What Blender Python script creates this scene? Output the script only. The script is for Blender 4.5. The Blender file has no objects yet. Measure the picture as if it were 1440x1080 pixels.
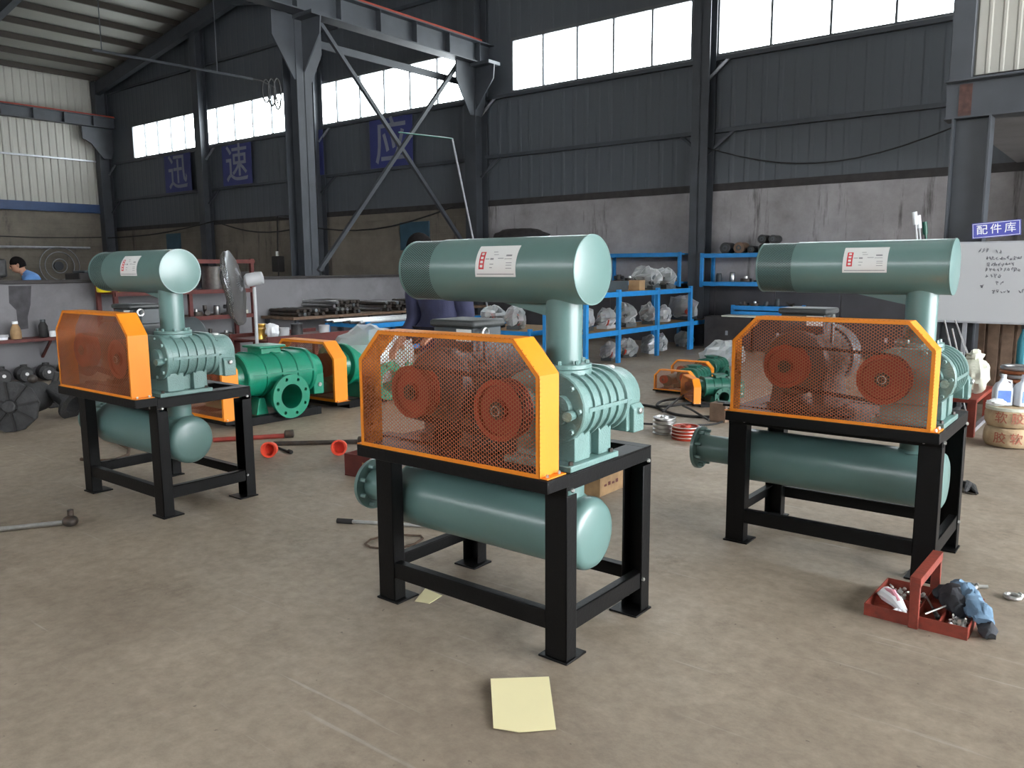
import bpy, bmesh, math, random
from math import sin, cos, pi, radians, atan2, sqrt
from mathutils import Vector, Matrix, noise

# ------------------------------------------------------------------ camera, world, light
SC = bpy.context.scene
COL = SC.collection
FPX, PITCH, ROLL, CAMZ, YAW = 1128.4, .1447, -.0066, 1.55, .668   # focal length in pixels of a 1440 x 1080 frame
_R = Vector((cos(YAW), sin(YAW), 0)); _H = Vector((-sin(YAW), cos(YAW), 0)); _Z = Vector((0, 0, 1))
_F = _H * cos(PITCH) - _Z * sin(PITCH); _U = _H * sin(PITCH) + _Z * cos(PITCH)
_R2 = _R * cos(ROLL) + _U * sin(ROLL); _U2 = -_R * sin(ROLL) + _U * cos(ROLL)
cam = bpy.data.cameras.new('camera'); cam.sensor_width = 36; cam.lens = FPX / 1440 * 36
cam.clip_end = 300
camo = bpy.data.objects.new('camera', cam); COL.objects.link(camo)
camo.matrix_world = Matrix((( _R2.x, _U2.x, -_F.x, 0), (_R2.y, _U2.y, -_F.y, 0), (_R2.z, _U2.z, -_F.z, CAMZ), (0, 0, 0, 1)))
SC.camera = camo
W = bpy.data.worlds.new('overcast_sky'); SC.world = W; W.use_nodes = True
_bg = W.node_tree.nodes['Background']; _bg.inputs[0].default_value = (.93, .965, 1, 1); _bg.inputs[1].default_value = 18.0
SC.view_settings.view_transform = 'Standard'; SC.view_settings.look = 'None'
SC.view_settings.gamma = 1; SC.view_settings.use_curve_mapping = False
SC.view_settings.exposure = 0.0

def ray(u, v):
    du, dv = u - 720, v - 540
    a = du * cos(ROLL) + dv * sin(ROLL); b = -du * sin(ROLL) + dv * cos(ROLL)
    return _R * (a / FPX) + _U * (-b / FPX) + _F
def G(u, v, z=0):                        # pixel -> point at height z
    d = ray(u, v); return Vector((0, 0, CAMZ)) + d * ((z - CAMZ) / d.z)
def PY(u, v, Y):                         # pixel -> point in a plane of constant Y
    d = ray(u, v); return Vector((0, 0, CAMZ)) + d * (Y / d.y)
def PX(u, v, X):
    d = ray(u, v); return Vector((0, 0, CAMZ)) + d * (X / d.x)

# ------------------------------------------------------------------ helpers
class MB:
    def __init__(s): s.v = []; s.f = []
    def add(s, vs, fs):
        o = len(s.v); s.v += [tuple(p) for p in vs]; s.f += [tuple(i + o for i in f) for f in fs]; return s
    def box(s, x0, x1, y0, y1, z0, z1):
        return s.add([(x0,y0,z0),(x1,y0,z0),(x1,y1,z0),(x0,y1,z0),(x0,y0,z1),(x1,y0,z1),(x1,y1,z1),(x0,y1,z1)],
                     [(0,3,2,1),(4,5,6,7),(0,1,5,4),(1,2,6,5),(2,3,7,6),(3,0,4,7)])
    def obox(s, c, h, rz=0, ry=0, rx=0):
        m = Matrix.Rotation(rz, 3, 'Z') @ Matrix.Rotation(ry, 3, 'Y') @ Matrix.Rotation(rx, 3, 'X'); c = Vector(c)
        vs = [c + m @ Vector((sx*h[0], sy*h[1], sz*h[2])) for sz in (-1,1) for sx, sy in ((-1,-1),(1,-1),(1,1),(-1,1))]
        return s.add(vs, [(0,3,2,1),(4,5,6,7),(0,1,5,4),(1,2,6,5),(2,3,7,6),(3,0,4,7)])
    def bar(s, p0, p1, w, h, up=(0,0,1)):
        p0, p1 = Vector(p0), Vector(p1); d = (p1-p0).normalized(); a = d.cross(Vector(up))
        a = a.normalized() if a.length > 1e-5 else d.orthogonal().normalized(); b = a.cross(d)
        vs = [p + a*(w/2*i) + b*(h/2*j) for p in (p0, p1) for i, j in ((-1,-1),(1,-1),(1,1),(-1,1))]
        return s.add(vs, [(0,3,2,1),(4,5,6,7),(0,1,5,4),(1,2,6,5),(2,3,7,6),(3,0,4,7)])
    def rings(s, rings, cap0=True, cap1=True, closed=False):
        n = len(rings[0]); vs = [p for r in rings for p in r]; fs = []
        m = len(rings)
        for i in range(m if closed else m-1):
            k = (i+1) % m
            for j in range(n): fs.append((i*n+j, i*n+(j+1)%n, k*n+(j+1)%n, k*n+j))
        if cap0 and not closed: fs.append(tuple(range(n))[::-1])
        if cap1 and not closed: fs.append(tuple((m-1)*n+j for j in range(n)))
        return s.add(vs, fs)
    def cyl(s, p0, p1, r, n=16, r2=None, cap=True):
        return s.lathe([(r, 0), (r if r2 is None else r2, 1)], p0, p1, n, cap)
    def lathe(s, prof, p0, p1, n=24, cap=True):
        # prof: (radius, t) with t along p0->p1 (0..1)
        p0, p1 = Vector(p0), Vector(p1); d = p1-p0; a = d.normalized().orthogonal().normalized(); b = d.normalized().cross(a)
        rs = [[p0 + d*t + (a*cos(2*pi*j/n) + b*sin(2*pi*j/n))*r for j in range(n)] for r, t in prof]
        return s.rings(rs, cap, cap)
    def turn(s, prof, o, ax, n=24, cap=True):      # prof: (radius, metres along ax)
        return s.lathe([(max(r,1e-4), t) for r, t in prof], o, Vector(o)+Vector(ax).normalized(), n, cap)
    def tube(s, pts, r, n=6, closed=False, cap=True):
        pts = [Vector(p) for p in pts]; m = len(pts); rs = []; prev = None
        for i in range(m):
            if closed: d = pts[(i+1)%m]-pts[i-1]
            else: d = pts[min(i+1,m-1)]-pts[max(i-1,0)]
            d.normalize()
            a = d.orthogonal().normalized() if prev is None else (prev - d*prev.dot(d)).normalized()
            prev = a; b = d.cross(a); rr = r[i] if isinstance(r,(list,tuple)) else r
            rs.append([pts[i] + (a*cos(2*pi*j/n)+b*sin(2*pi*j/n))*rr for j in range(n)])
        return s.rings(rs, cap, cap, closed)
    def prism(s, poly, ax, a, b):                 # poly in the plane normal to ax
        def P(p, t): return {'x': (t,p[0],p[1]), 'y': (p[0],t,p[1]), 'z': (p[0],p[1],t)}[ax]
        return s.rings([[P(p,a) for p in poly],[P(p,b) for p in poly]])
    def ring(s, o, ax, ro, ri, h, n=24):          # flat annulus of thickness h
        o = Vector(o); ax = Vector(ax).normalized(); a = ax.orthogonal().normalized(); b = ax.cross(a)
        def R(r, t): return [o + ax*t + (a*cos(2*pi*j/n)+b*sin(2*pi*j/n))*r for j in range(n)]
        return s.rings([R(ro,0),R(ro,h),R(ri,h),R(ri,0)], closed=True)
    def ball(s, c, r, n=12, m=8):
        r = (r,r,r) if not hasattr(r,'__len__') else r; c = Vector(c)
        rs = [[(c.x+r[0]*cos(2*pi*j/n)*sin(pi*i/m), c.y+r[1]*sin(2*pi*j/n)*sin(pi*i/m), c.z-r[2]*cos(pi*i/m)) for j in range(n)] for i in range(1,m)]
        o = len(s.v); s.rings(rs, False, False); k = len(s.v)
        s.v += [(c.x,c.y,c.z-r[2]),(c.x,c.y,c.z+r[2])]
        for j in range(n):
            s.f.append((k, o+(j+1)%n, o+j)); s.f.append((k+1, o+(m-2)*n+j, o+(m-2)*n+(j+1)%n))
        return s
    def build(s, name, mat, parent=None, smooth=35, bevel=0, loc=None):
        me = bpy.data.meshes.new(name); me.from_pydata(s.v, [], s.f); me.validate(clean_customdata=False)
        if mat is not None: me.materials.append(mat)
        if smooth:
            me.polygons.foreach_set('use_smooth', [True]*len(me.polygons)); me.set_sharp_from_angle(angle=radians(smooth))
        o = bpy.data.objects.new(name, me); COL.objects.link(o)
        if parent is not None: o.parent = parent
        if loc is not None: o.location = loc
        if bevel:
            b = o.modifiers.new('bevel','BEVEL'); b.width = bevel; b.segments = 2; b.limit_method = 'ANGLE'; b.angle_limit = radians(40)
        return o

def thing(name, label, cat, loc=(0,0,0), rz=0, group=None, scale=1):
    o = bpy.data.objects.new(name, None); COL.objects.link(o); o.empty_display_size = .1
    o.location = loc; o.rotation_euler = (0,0,rz); o.scale = (scale,)*3
    return tag(o, label, cat, group)
def tag(o, label=None, cat=None, group=None, kind=None):
    if label: o['label'] = label
    if cat: o['category'] = cat
    if group: o['group'] = group
    if kind: o['kind'] = kind
    return o
def struct(o, label=None): o['kind'] = 'structure'; tag(o, label); return o
def copy_tree(o, parent=None):
    c = o.copy(); COL.objects.link(c); c.parent = parent
    for ch in list(o.children): copy_tree(ch, c)
    return c
def dup(o, label, loc, rz=None, scale=None, group=None):
    c = copy_tree(o); c['label'] = label; c.location = loc
    if rz is not None: c.rotation_euler = (0,0,rz)
    if scale: c.scale = (scale,)*3
    if group: c['group'] = group
    return c
def arc(c, r, a0, a1, n): return [(c[0]+r*cos(a0+(a1-a0)*i/n), c[1]+r*sin(a0+(a1-a0)*i/n)) for i in range(n+1)]
def stadium(cx, cz, hs, r, n=12): return arc((cx+hs,cz), r, -pi/2, pi/2, n) + arc((cx-hs,cz), r, pi/2, 3*pi/2, n)
def circle(c, ax, r, n=24):
    ax = Vector(ax).normalized(); a = ax.orthogonal().normalized(); b = ax.cross(a); c = Vector(c)
    return [c + (a*cos(2*pi*j/n)+b*sin(2*pi*j/n))*r for j in range(n)]
def text_mesh(txt, size, name, mat, parent, mtx, depth=.002, align='CENTER'):
    cu = bpy.data.curves.new(name, 'FONT'); cu.body = txt; cu.size = size; cu.extrude = depth; cu.align_x = align; cu.align_y = 'CENTER'
    cu.resolution_u = 3; cu.offset = size*.006
    t = bpy.data.objects.new(name, cu); COL.objects.link(t)
    dg = bpy.context.evaluated_depsgraph_get(); me = bpy.data.meshes.new_from_object(t.evaluated_get(dg))
    bpy.data.objects.remove(t); bpy.data.curves.remove(cu)
    me.name = name; me.materials.clear(); me.materials.append(mat)
    o = bpy.data.objects.new(name, me); COL.objects.link(o); o.parent = parent; o.matrix_local = mtx
    return o

# ------------------------------------------------------------------ materials
def mat(name, col, rough=.5, metal=0, var=.12, scale=6, bump=0, bscale=60, spec=.5, coat=0, dirt=None, dscale=3, damt=.5):
    m = bpy.data.materials.new(name); m.use_nodes = True; nt = m.node_tree; N = nt.nodes; L = nt.links
    b = N['Principled BSDF']; b.inputs['Roughness'].default_value = rough; b.inputs['Metallic'].default_value = metal
    b.inputs['Specular IOR Level'].default_value = spec; b.inputs['Coat Weight'].default_value = coat
    b.inputs['Coat Roughness'].default_value = .2
    tc = N.new('ShaderNodeTexCoord')
    nz = N.new('ShaderNodeTexNoise'); nz.inputs['Scale'].default_value = scale; nz.inputs['Detail'].default_value = 5
    L.new(tc.outputs['Object'], nz.inputs['Vector'])
    rp = N.new('ShaderNodeValToRGB'); c = Vector(col)
    rp.color_ramp.elements[0].position = .3; rp.color_ramp.elements[1].position = .7
    rp.color_ramp.elements[0].color = (*[max(0,x*(1-var)) for x in c], 1); rp.color_ramp.elements[1].color = (*[min(1,x*(1+var)) for x in c], 1)
    L.new(nz.outputs['Fac'], rp.inputs['Fac']); out = rp.outputs['Color']
    if dirt is not None:
        n2 = N.new('ShaderNodeTexNoise'); n2.inputs['Scale'].default_value = dscale; n2.inputs['Detail'].default_value = 8; n2.inputs['Roughness'].default_value = .7
        L.new(tc.outputs['Object'], n2.inputs['Vector'])
        r2 = N.new('ShaderNodeValToRGB'); r2.color_ramp.elements[0].position = .5; r2.color_ramp.elements[1].position = .68
        r2.color_ramp.elements[0].color = (0,0,0,1); r2.color_ramp.elements[1].color = (damt,)*3+(1,)
        L.new(n2.outputs['Fac'], r2.inputs['Fac'])
        mx = N.new('ShaderNodeMix'); mx.data_type = 'RGBA'; L.new(r2.outputs['Color'], mx.inputs['Factor'])
        L.new(out, mx.inputs['A']); mx.inputs['B'].default_value = (*dirt, 1); out = mx.outputs['Result']
    L.new(out, b.inputs['Base Color'])
    if bump:
        n3 = N.new('ShaderNodeTexNoise'); n3.inputs['Scale'].default_value = bscale; n3.inputs['Detail'].default_value = 4
        L.new(tc.outputs['Object'], n3.inputs['Vector'])
        bp = N.new('ShaderNodeBump'); bp.inputs['Strength'].default_value = bump; bp.inputs['Distance'].default_value = .01
        L.new(n3.outputs['Fac'], bp.inputs['Height']); L.new(bp.outputs['Normal'], b.inputs['Normal'])
    return m
M = {}
M['teal'] = mat('teal_enamel', (.112,.200,.186), .36, 0, .05, 4, .03, 90, .6, .3)
M['teal_cast'] = mat('teal_cast_enamel', (.142,.248,.230), .36, 0, .08, 9, .35, 120, .6, .3)
M['green'] = mat('green_enamel', (.004,.20,.115), .32, 0, .12, 6, .25, 90, .6, .2)
M['dkgreen'] = mat('dark_green_enamel', (.01,.10,.065), .38, 0, .15, 6, .2, 90)
M['orange'] = mat('orange_enamel', (.80,.245,.008), .5, 0, .05, 5, .05, 80)
M['mesh'] = mat('red_brown_mesh', (.36,.11,.045), .5, 0, .1, 9)
M['black'] = mat('black_enamel', (.0028,.0028,.003), .45, 0, .2, 7, .10, 60, .22)
M['ironred'] = mat('red_primer', (.30,.028,.008), .55, 0, .15, 12, .15, 120)
M['motor'] = mat('grey_motor_paint', (.045,.050,.050), .45, 0, .15, 8, .1, 80)
M['motdark'] = mat('dark_motor_paint', (.045,.055,.06), .45, 0, .15, 8)
M['steel'] = mat('bright_steel', (.55,.55,.54), .3, 1, .15, 20)
M['zinc'] = mat('zinc_bolt', (.62,.62,.60), .35, .9, .1, 30)
M['dsteel'] = mat('dark_oily_steel', (.045,.038,.033), .5, .3, .4, 14, .2, 60, dirt=(.10,.05,.025), dscale=9)
M['cast'] = mat('black_cast_iron', (.035,.035,.036), .55, .2, .3, 14, .5, 50)
M['rubber'] = mat('black_rubber', (.014,.013,.013), .7, 0, .2, 20)
M['white'] = mat('white_paper', (.72,.72,.70), .6, 0, .03, 5)
M['printred'] = mat('red_print', (.62,.03,.04), .5, 0, .05, 5)
M['printgrey'] = mat('grey_print', (.25,.25,.26), .6, 0, .1, 40)
M['yellowpaper'] = mat('yellow_paper', (.80,.72,.42), .65, 0, .04, 3)
M['toolred'] = mat('tool_red_paint', (.23,.034,.018), .6, 0, .2, 14, .25, 80, dirt=(.12,.03,.02), dscale=18, damt=.6)
M['rackred'] = mat('rack_red_paint', (.10,.018,.014), .6, 0, .25, 10)
M['blue'] = mat('rack_blue_paint', (.016,.21,.52), .45, 0, .1, 8)
M['dblue'] = M['blue']
M['wood'] = mat('plywood', (.32,.20,.095), .65, 0, .25, 12, .2, 60)
M['oldwood'] = mat('old_wood', (.16,.10,.065), .7, 0, .3, 10, .3, 60)
M['steelcol'] = mat('column_paint', (.048,.054,.063), .5, 0, .15, 3)
M['steelcolL'] = mat('grey_column_paint', (.048,.054,.063), .5, 0, .15, 3)
M['galv'] = mat('galvanised_tube', (.35,.36,.38), .42, .6, .15, 10)
M['cladding'] = mat('grey_cladding', (.078,.088,.100), .55, 0, .06, .5)
M['gutter'] = mat('blue_gutter', (.03,.06,.14), .35, 0, .1, 4)
M['whiteclad'] = mat('cream_cladding', (.22,.215,.19), .5, 0, .05, 1)
M['lowwall'] = mat('grey_plaster', (.19,.186,.195), .75, 0, .12, 1.2, .1, 30, dirt=(.09,.085,.09), dscale=.9, damt=.5)
M['navy'] = mat('navy_cloth', (.020,.022,.055), .85, 0, .2, 10, .2, 120)
M['shirtblue'] = mat('blue_shirt_cloth', (.085,.20,.43), .85, 0, .15, 8, .2, 100)
M['trouser'] = mat('dark_trousers', (.03,.03,.035), .85, 0, .2, 10)
M['skin'] = mat('skin', (.42,.22,.14), .55, 0, .08, 12)
M['hair'] = mat('black_hair', (.006,.005,.005), .9, 0, .3, 60, .3, 150, .1)
M['denim'] = mat('blue_rag', (.13,.22,.32), .85, 0, .25, 16, .3, 120)
M['greyrag'] = mat('grey_rag', (.035,.038,.045), .85, 0, .3, 16, .3, 120)
M['yellow'] = mat('yellow_plastic', (.62,.50,.01), .4, 0, .1, 10)
M['redcap'] = mat('orange_red_plastic', (.75,.08,.04), .4, 0, .08, 10)
M['bluewhite'] = mat('white_plastic', (.62,.66,.72), .35, 0, .05, 8)
M['bluelabel'] = mat('blue_label', (.10,.20,.55), .5, 0, .15, 20)
M['sack'] = mat('woven_sack', (.44,.33,.20), .8, 0, .15, 14, .4, 160, dirt=(.25,.13,.08), dscale=6, damt=.5)
M['redtext'] = mat('faded_red_print', (.34,.11,.07), .8, 0, .3, 30)
M['signblue'] = mat('sign_blue', (.075,.085,.42), .5, 0, .06, 4)
M['bannerblue'] = mat('banner_blue', (.035,.042,.16), .6, 0, .1, 2)
M['bannerchar'] = mat('banner_grey', (.20,.21,.25), .6, 0, .08, 4)
M['signwhite'] = mat('sign_white', (.82,.84,.86), .5, 0, .03, 4)
M['board'] = mat('whiteboard', (.42,.43,.44), .35, 0, .03, 1)
M['ink'] = mat('marker_ink', (.15,.15,.17), .6, 0, .1, 9)
M['brass'] = mat('brass', (.62,.38,.08), .3, .9, .2, 14)
M['cardboard'] = mat('cardboard', (.33,.21,.11), .75, 0, .12, 8)
M['greyplastic'] = mat('grey_plastic', (.42,.43,.44), .4, 0, .05, 6)
M['tarp'] = mat('dark_tarp', (.03,.026,.026), .7, 0, .3, 6, .3, 20)
M['rope'] = mat('brown_rope', (.09,.055,.035), .8, 0, .3, 30)
M['pipered'] = mat('red_pipe', (.22,.03,.02), .5, 0, .2, 10)
M['yellowcage'] = mat('yellow_wire', (.45,.26,.04), .5, .2, .2, 20)
M['copper'] = mat('copper_wire', (.35,.14,.07), .4, .7, .2, 20)
M['cream'] = mat('cream_cloth', (.55,.56,.46), .8, 0, .12, 8, .3, 60)
M['frame'] = mat('window_frame', (.10,.105,.11), .6, 0, .05, 4)
M['door'] = mat('blue_board', (.03,.075,.11), .6, 0, .15, 3)

def film_mat(name='clear_plastic_film', dcol=(.62,.64,.64,1), tmin=.33):
    m = bpy.data.materials.new(name); m.use_nodes = True; nt = m.node_tree; N = nt.nodes; L = nt.links
    N.remove(N['Principled BSDF']); o = N['Material Output']
    tr = N.new('ShaderNodeBsdfTransparent'); tr.inputs[0].default_value = (.93,.95,.95,1)
    gl = N.new('ShaderNodeBsdfGlossy'); gl.inputs['Roughness'].default_value = .3; gl.inputs[0].default_value = (.95,.97,1,1)
    df = N.new('ShaderNodeBsdfDiffuse'); df.inputs[0].default_value = dcol
    m1 = N.new('ShaderNodeMixShader'); m1.inputs[0].default_value = .78; L.new(gl.outputs[0], m1.inputs[1]); L.new(df.outputs[0], m1.inputs[2])
    fr = N.new('ShaderNodeLayerWeight'); fr.inputs[0].default_value = .35
    mp = N.new('ShaderNodeMapRange'); mp.inputs['To Min'].default_value = tmin; mp.inputs['To Max'].default_value = .8; L.new(fr.outputs['Facing'], mp.inputs[0])
    m2 = N.new('ShaderNodeMixShader'); L.new(mp.outputs[0], m2.inputs[0]); L.new(tr.outputs[0], m2.inputs[1]); L.new(m1.outputs[0], m2.inputs[2])
    L.new(m2.outputs[0], o.inputs[0]); return m
M['film'] = film_mat(); M['filmdark'] = film_mat('smoky_plastic_film', (.10,.095,.085,1), .38)
def pane_mat():
    m = bpy.data.materials.new('window_glass'); m.use_nodes = True; nt = m.node_tree; N = nt.nodes; L = nt.links
    N.remove(N['Principled BSDF']); o = N['Material Output']
    tr = N.new('ShaderNodeBsdfTransparent'); tr.inputs[0].default_value = (.93,.95,.95,1)
    gl = N.new('ShaderNodeBsdfGlossy'); gl.inputs['Roughness'].default_value = .05
    mx = N.new('ShaderNodeMixShader'); mx.inputs[0].default_value = .05; L.new(tr.outputs[0], mx.inputs[1]); L.new(gl.outputs[0], mx.inputs[2])
    L.new(mx.outputs[0], o.inputs[0]); return m
M['glass'] = pane_mat()
M['purlin'] = mat('brown_purlin', (.035,.028,.022), .6)
M['soot'] = mat('soot', (.055,.053,.058), .8, 0, .3, 8)
M['rust'] = mat('rust', (.075,.035,.028), .7, 0, .4, 14)
M['creamclad'] = mat('cream_store_cladding', (.40,.39,.345), .5, 0, .04, 1)
def frp_mat(name, col, t):
    m = bpy.data.materials.new(name); m.use_nodes = True; nt = m.node_tree; N = nt.nodes; L = nt.links
    N.remove(N['Principled BSDF']); o = N['Material Output']
    a = N.new('ShaderNodeBsdfDiffuse'); a.inputs[0].default_value = (*col,1)
    b = N.new('ShaderNodeBsdfTranslucent'); b.inputs[0].default_value = (*col,1)
    mx = N.new('ShaderNodeMixShader'); mx.inputs[0].default_value = t; L.new(a.outputs[0], mx.inputs[1]); L.new(b.outputs[0], mx.inputs[2]); L.new(mx.outputs[0], o.inputs[0]); return m
M['frp'] = frp_mat('translucent_sheet', (.62,.62,.58), .08)

def floor_mat():
    m = bpy.data.materials.new('worn_concrete'); m.use_nodes = True; nt = m.node_tree; N = nt.nodes; L = nt.links
    b = N['Principled BSDF']; tc = N.new('ShaderNodeTexCoord')
    def nz(scale, det=6, rough=.6, vec=None):
        n = N.new('ShaderNodeTexNoise'); n.inputs['Scale'].default_value = scale; n.inputs['Detail'].default_value = det; n.inputs['Roughness'].default_value = rough
        L.new(vec or tc.outputs['Object'], n.inputs['Vector']); return n.outputs['Fac']
    def ramp(f, p0, p1, c0, c1):
        r = N.new('ShaderNodeValToRGB'); r.color_ramp.elements[0].position = p0; r.color_ramp.elements[1].position = p1
        r.color_ramp.elements[0].color = (*c0,1); r.color_ramp.elements[1].color = (*c1,1); L.new(f, r.inputs['Fac']); return r.outputs['Color']
    def mix(f, a, bb):
        x = N.new('ShaderNodeMix'); x.data_type = 'RGBA'; L.new(f, x.inputs['Factor']); L.new(a, x.inputs['A'])
        if isinstance(bb, tuple): x.inputs['B'].default_value = (*bb,1)
        else: L.new(bb, x.inputs['B'])
        return x.outputs['Result']
    base = ramp(nz(.7, 8, .65), .3, .72, (.225,.178,.132), (.385,.318,.245))
    fine = ramp(nz(14, 6, .7), .35, .7, (.74,.74,.74), (1.16,1.16,1.16))
    x = N.new('ShaderNodeMix'); x.data_type = 'RGBA'; x.blend_type = 'MULTIPLY'; x.inputs['Factor'].default_value = .8
    L.new(base, x.inputs['A']); L.new(fine, x.inputs['B']); col = x.outputs['Result']
    dk = ramp(nz(2.3, 9, .75), .58, .72, (0,0,0), (.55,.55,.55)); col = mix(dk, col, (.105,.078,.056))
    sp = ramp(nz(26, 3, .6), .70, .74, (0,0,0), (.6,.6,.6)); col = mix(sp, col, (.07,.05,.04))
    # pale scratch lines and chalky scuffs
    mp = N.new('ShaderNodeMapping'); mp.inputs['Rotation'].default_value = (0,0,.5); mp.inputs['Scale'].default_value = (.5,9,1); L.new(tc.outputs['Object'], mp.inputs['Vector'])
    sc = ramp(nz(1.6, 5, .55, mp.outputs['Vector']), .67, .73, (0,0,0), (.32,.32,.32)); col = mix(sc, col, (.46,.42,.37))
    mp2 = N.new('ShaderNodeMapping'); mp2.inputs['Rotation'].default_value = (0,0,-.9); mp2.inputs['Scale'].default_value = (.6,14,1); L.new(tc.outputs['Object'], mp2.inputs['Vector'])
    s2 = ramp(nz(1.9, 4, .5, mp2.outputs['Vector']), .67, .72, (0,0,0), (.3,.3,.3)); col = mix(s2, col, (.50,.46,.41))
    L.new(col, b.inputs['Base Color'])
    r = N.new('ShaderNodeMapRange'); L.new(nz(3, 6), r.inputs[0]); r.inputs['To Min'].default_value = .45; r.inputs['To Max'].default_value = .8; L.new(r.outputs[0], b.inputs['Roughness'])
    bp = N.new('ShaderNodeBump'); bp.inputs['Strength'].default_value = .25; bp.inputs['Distance'].default_value = .01; L.new(nz(30, 6), bp.inputs['Height']); L.new(bp.outputs['Normal'], b.inputs['Normal'])
    return m
M['floor'] = floor_mat()
def plaster_mat(name, c0, c1, brick):
    m = bpy.data.materials.new(name); m.use_nodes = True; nt = m.node_tree; N = nt.nodes; L = nt.links
    b = N['Principled BSDF']; b.inputs['Roughness'].default_value = .85; tc = N.new('ShaderNodeTexCoord')
    n = N.new('ShaderNodeTexNoise'); n.inputs['Scale'].default_value = .8; n.inputs['Detail'].default_value = 8; n.inputs['Roughness'].default_value = .7
    L.new(tc.outputs['Object'], n.inputs['Vector'])
    r = N.new('ShaderNodeValToRGB'); r.color_ramp.elements[0].position = .32; r.color_ramp.elements[1].position = .68
    r.color_ramp.elements[0].color = (*c0,1); r.color_ramp.elements[1].color = (*c1,1); L.new(n.outputs['Fac'], r.inputs['Fac'])
    # soot streaks running down the wall
    mp = N.new('ShaderNodeMapping'); mp.inputs['Scale'].default_value = (3.2,1,.35); L.new(tc.outputs['Object'], mp.inputs['Vector'])
    n2 = N.new('ShaderNodeTexNoise'); n2.inputs['Scale'].default_value = 1.3; n2.inputs['Detail'].default_value = 7; n2.inputs['Roughness'].default_value = .7; L.new(mp.outputs['Vector'], n2.inputs['Vector'])
    r2 = N.new('ShaderNodeValToRGB'); r2.color_ramp.elements[0].position = .57; r2.color_ramp.elements[1].position = .70
    r2.color_ramp.elements[0].color = (0,0,0,1); r2.color_ramp.elements[1].color = (.85,.85,.85,1); L.new(n2.outputs['Fac'], r2.inputs['Fac'])
    mx = N.new('ShaderNodeMix'); mx.data_type = 'RGBA'; L.new(r2.outputs['Color'], mx.inputs['Factor']); L.new(r.outputs['Color'], mx.inputs['A']); mx.inputs['B'].default_value = (.045,.038,.036,1)
    L.new(mx.outputs['Result'], b.inputs['Base Color'])
    if brick:
        bt = N.new('ShaderNodeTexBrick'); bt.inputs['Scale'].default_value = 1; bt.inputs['Brick Width'].default_value = .4; bt.inputs['Row Height'].default_value = .2; bt.inputs['Mortar Size'].default_value = .012
        m3 = N.new('ShaderNodeMapping'); m3.inputs['Rotation'].default_value = (pi/2,0,0); L.new(tc.outputs['Object'], m3.inputs['Vector']); L.new(m3.outputs['Vector'], bt.inputs['Vector'])
        bp = N.new('ShaderNodeBump'); bp.inputs['Strength'].default_value = .6; bp.inputs['Distance'].default_value = .03; bp.invert = True; L.new(bt.outputs['Fac'], bp.inputs['Height']); L.new(bp.outputs['Normal'], b.inputs['Normal'])
    return m
M['wallwhite'] = plaster_mat('sooty_whitewash', (.20,.185,.187), (.39,.37,.375), False)
M['wallblock'] = plaster_mat('brown_block_wall', (.12,.105,.085), (.21,.185,.15), True)
# ------------------------------------------------------------------ the hall
YB = 15.0; XL = -31.0; XR = 11.0; YF = -9.0
XC = [-30.75, -24.22, -18.52, -12.62, -6.94, -1.2]     # column lines along the back wall
fl = MB().box(XL-.3, XR+.3, YF-.3, YB+.3, -.12, 0).build('floor', M['floor']); struct(fl, 'worn brown concrete workshop floor')

def sheet(name, m, parent, a, b, z0, z1, plane, at, pitch=.30, depth=.006, sgn=-1, zfun=None):
    # vertical trapezoid-rib steel sheet in a wall plane; a..b along the wall
    n = max(1, int(round((b-a)/pitch))); p = (b-a)/n; pts = []
    for i in range(n):
        x = a + i*p
        pts += [(x, 0), (x+p*.62, 0), (x+p*.72, 1), (x+p*.90, 1)]
    pts.append((b, 0)); mb = MB(); vs = []
    for x, d in pts:
        zt = zfun(x) if zfun else z1
        for z in (z0, zt):
            vs.append((x, at+sgn*depth*d, z) if plane == 'y' else (at+sgn*depth*d, x, z))
    mb.add(vs, [(2*i, 2*i+2, 2*i+3, 2*i+1) for i in range(len(pts)-1)])
    return mb.build(name, m, parent, smooth=0)

def roof_z(x):
    if x < -12.85: return 8.45 + .158*(9.075 - abs(x+21.925))
    return 8.45 + .158*(9.9 - abs(x+2.9))
# back wall: masonry below, ribbed sheet above, band of windows
wb = MB().box(-12.9, XR, YB, YB+.24, 0, 3.05).build('wall_back', M['wallwhite'])
struct(wb, 'sooty whitewashed back wall under grey ribbed cladding')
MB().box(XL, -12.9, YB, YB+.24, 0, 3.15).build('block_masonry', M['wallblock'], wb)
MB().box(XL, XR, YB-.02, YB+.02, 2.98, 3.12).build('sill_beam', M['tarp'], wb, bevel=.004)
M['dark_low_wall'] = mat('dark_grey_low_wall', (.055,.053,.058), .7, 0, .15, 3)
for i in range(9): MB().box(-12.7+1.2*i,-12.7+1.2*i+1.188,YB-.022,YB,0,1.18).build('dark_wall_slab', M['dark_low_wall'], wb, bevel=.003)
WZ0, WZ1 = 5.50, 6.62
spans = [(-31.0,-29.1,0), (-29.1,-24.75,1), (-24.75,-24.65,0), (-24.65,-18.9,1), (-18.9,-18.8,0), (-18.8,-13.15,1), (-13.15,-11.78,0), (-11.78,-7.3,1), (-7.3,-6.82,0), (-6.82,-1.55,1), (-1.55,XR,0)]
sheet('lower_cladding', M['cladding'], wb, XL, XR, 3.10, WZ0, 'y', YB-.01)
sheet('upper_cladding', M['cladding'], wb, XL, XR, WZ1, 0, 'y', YB-.01, zfun=roof_z)
wn = 0
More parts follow.
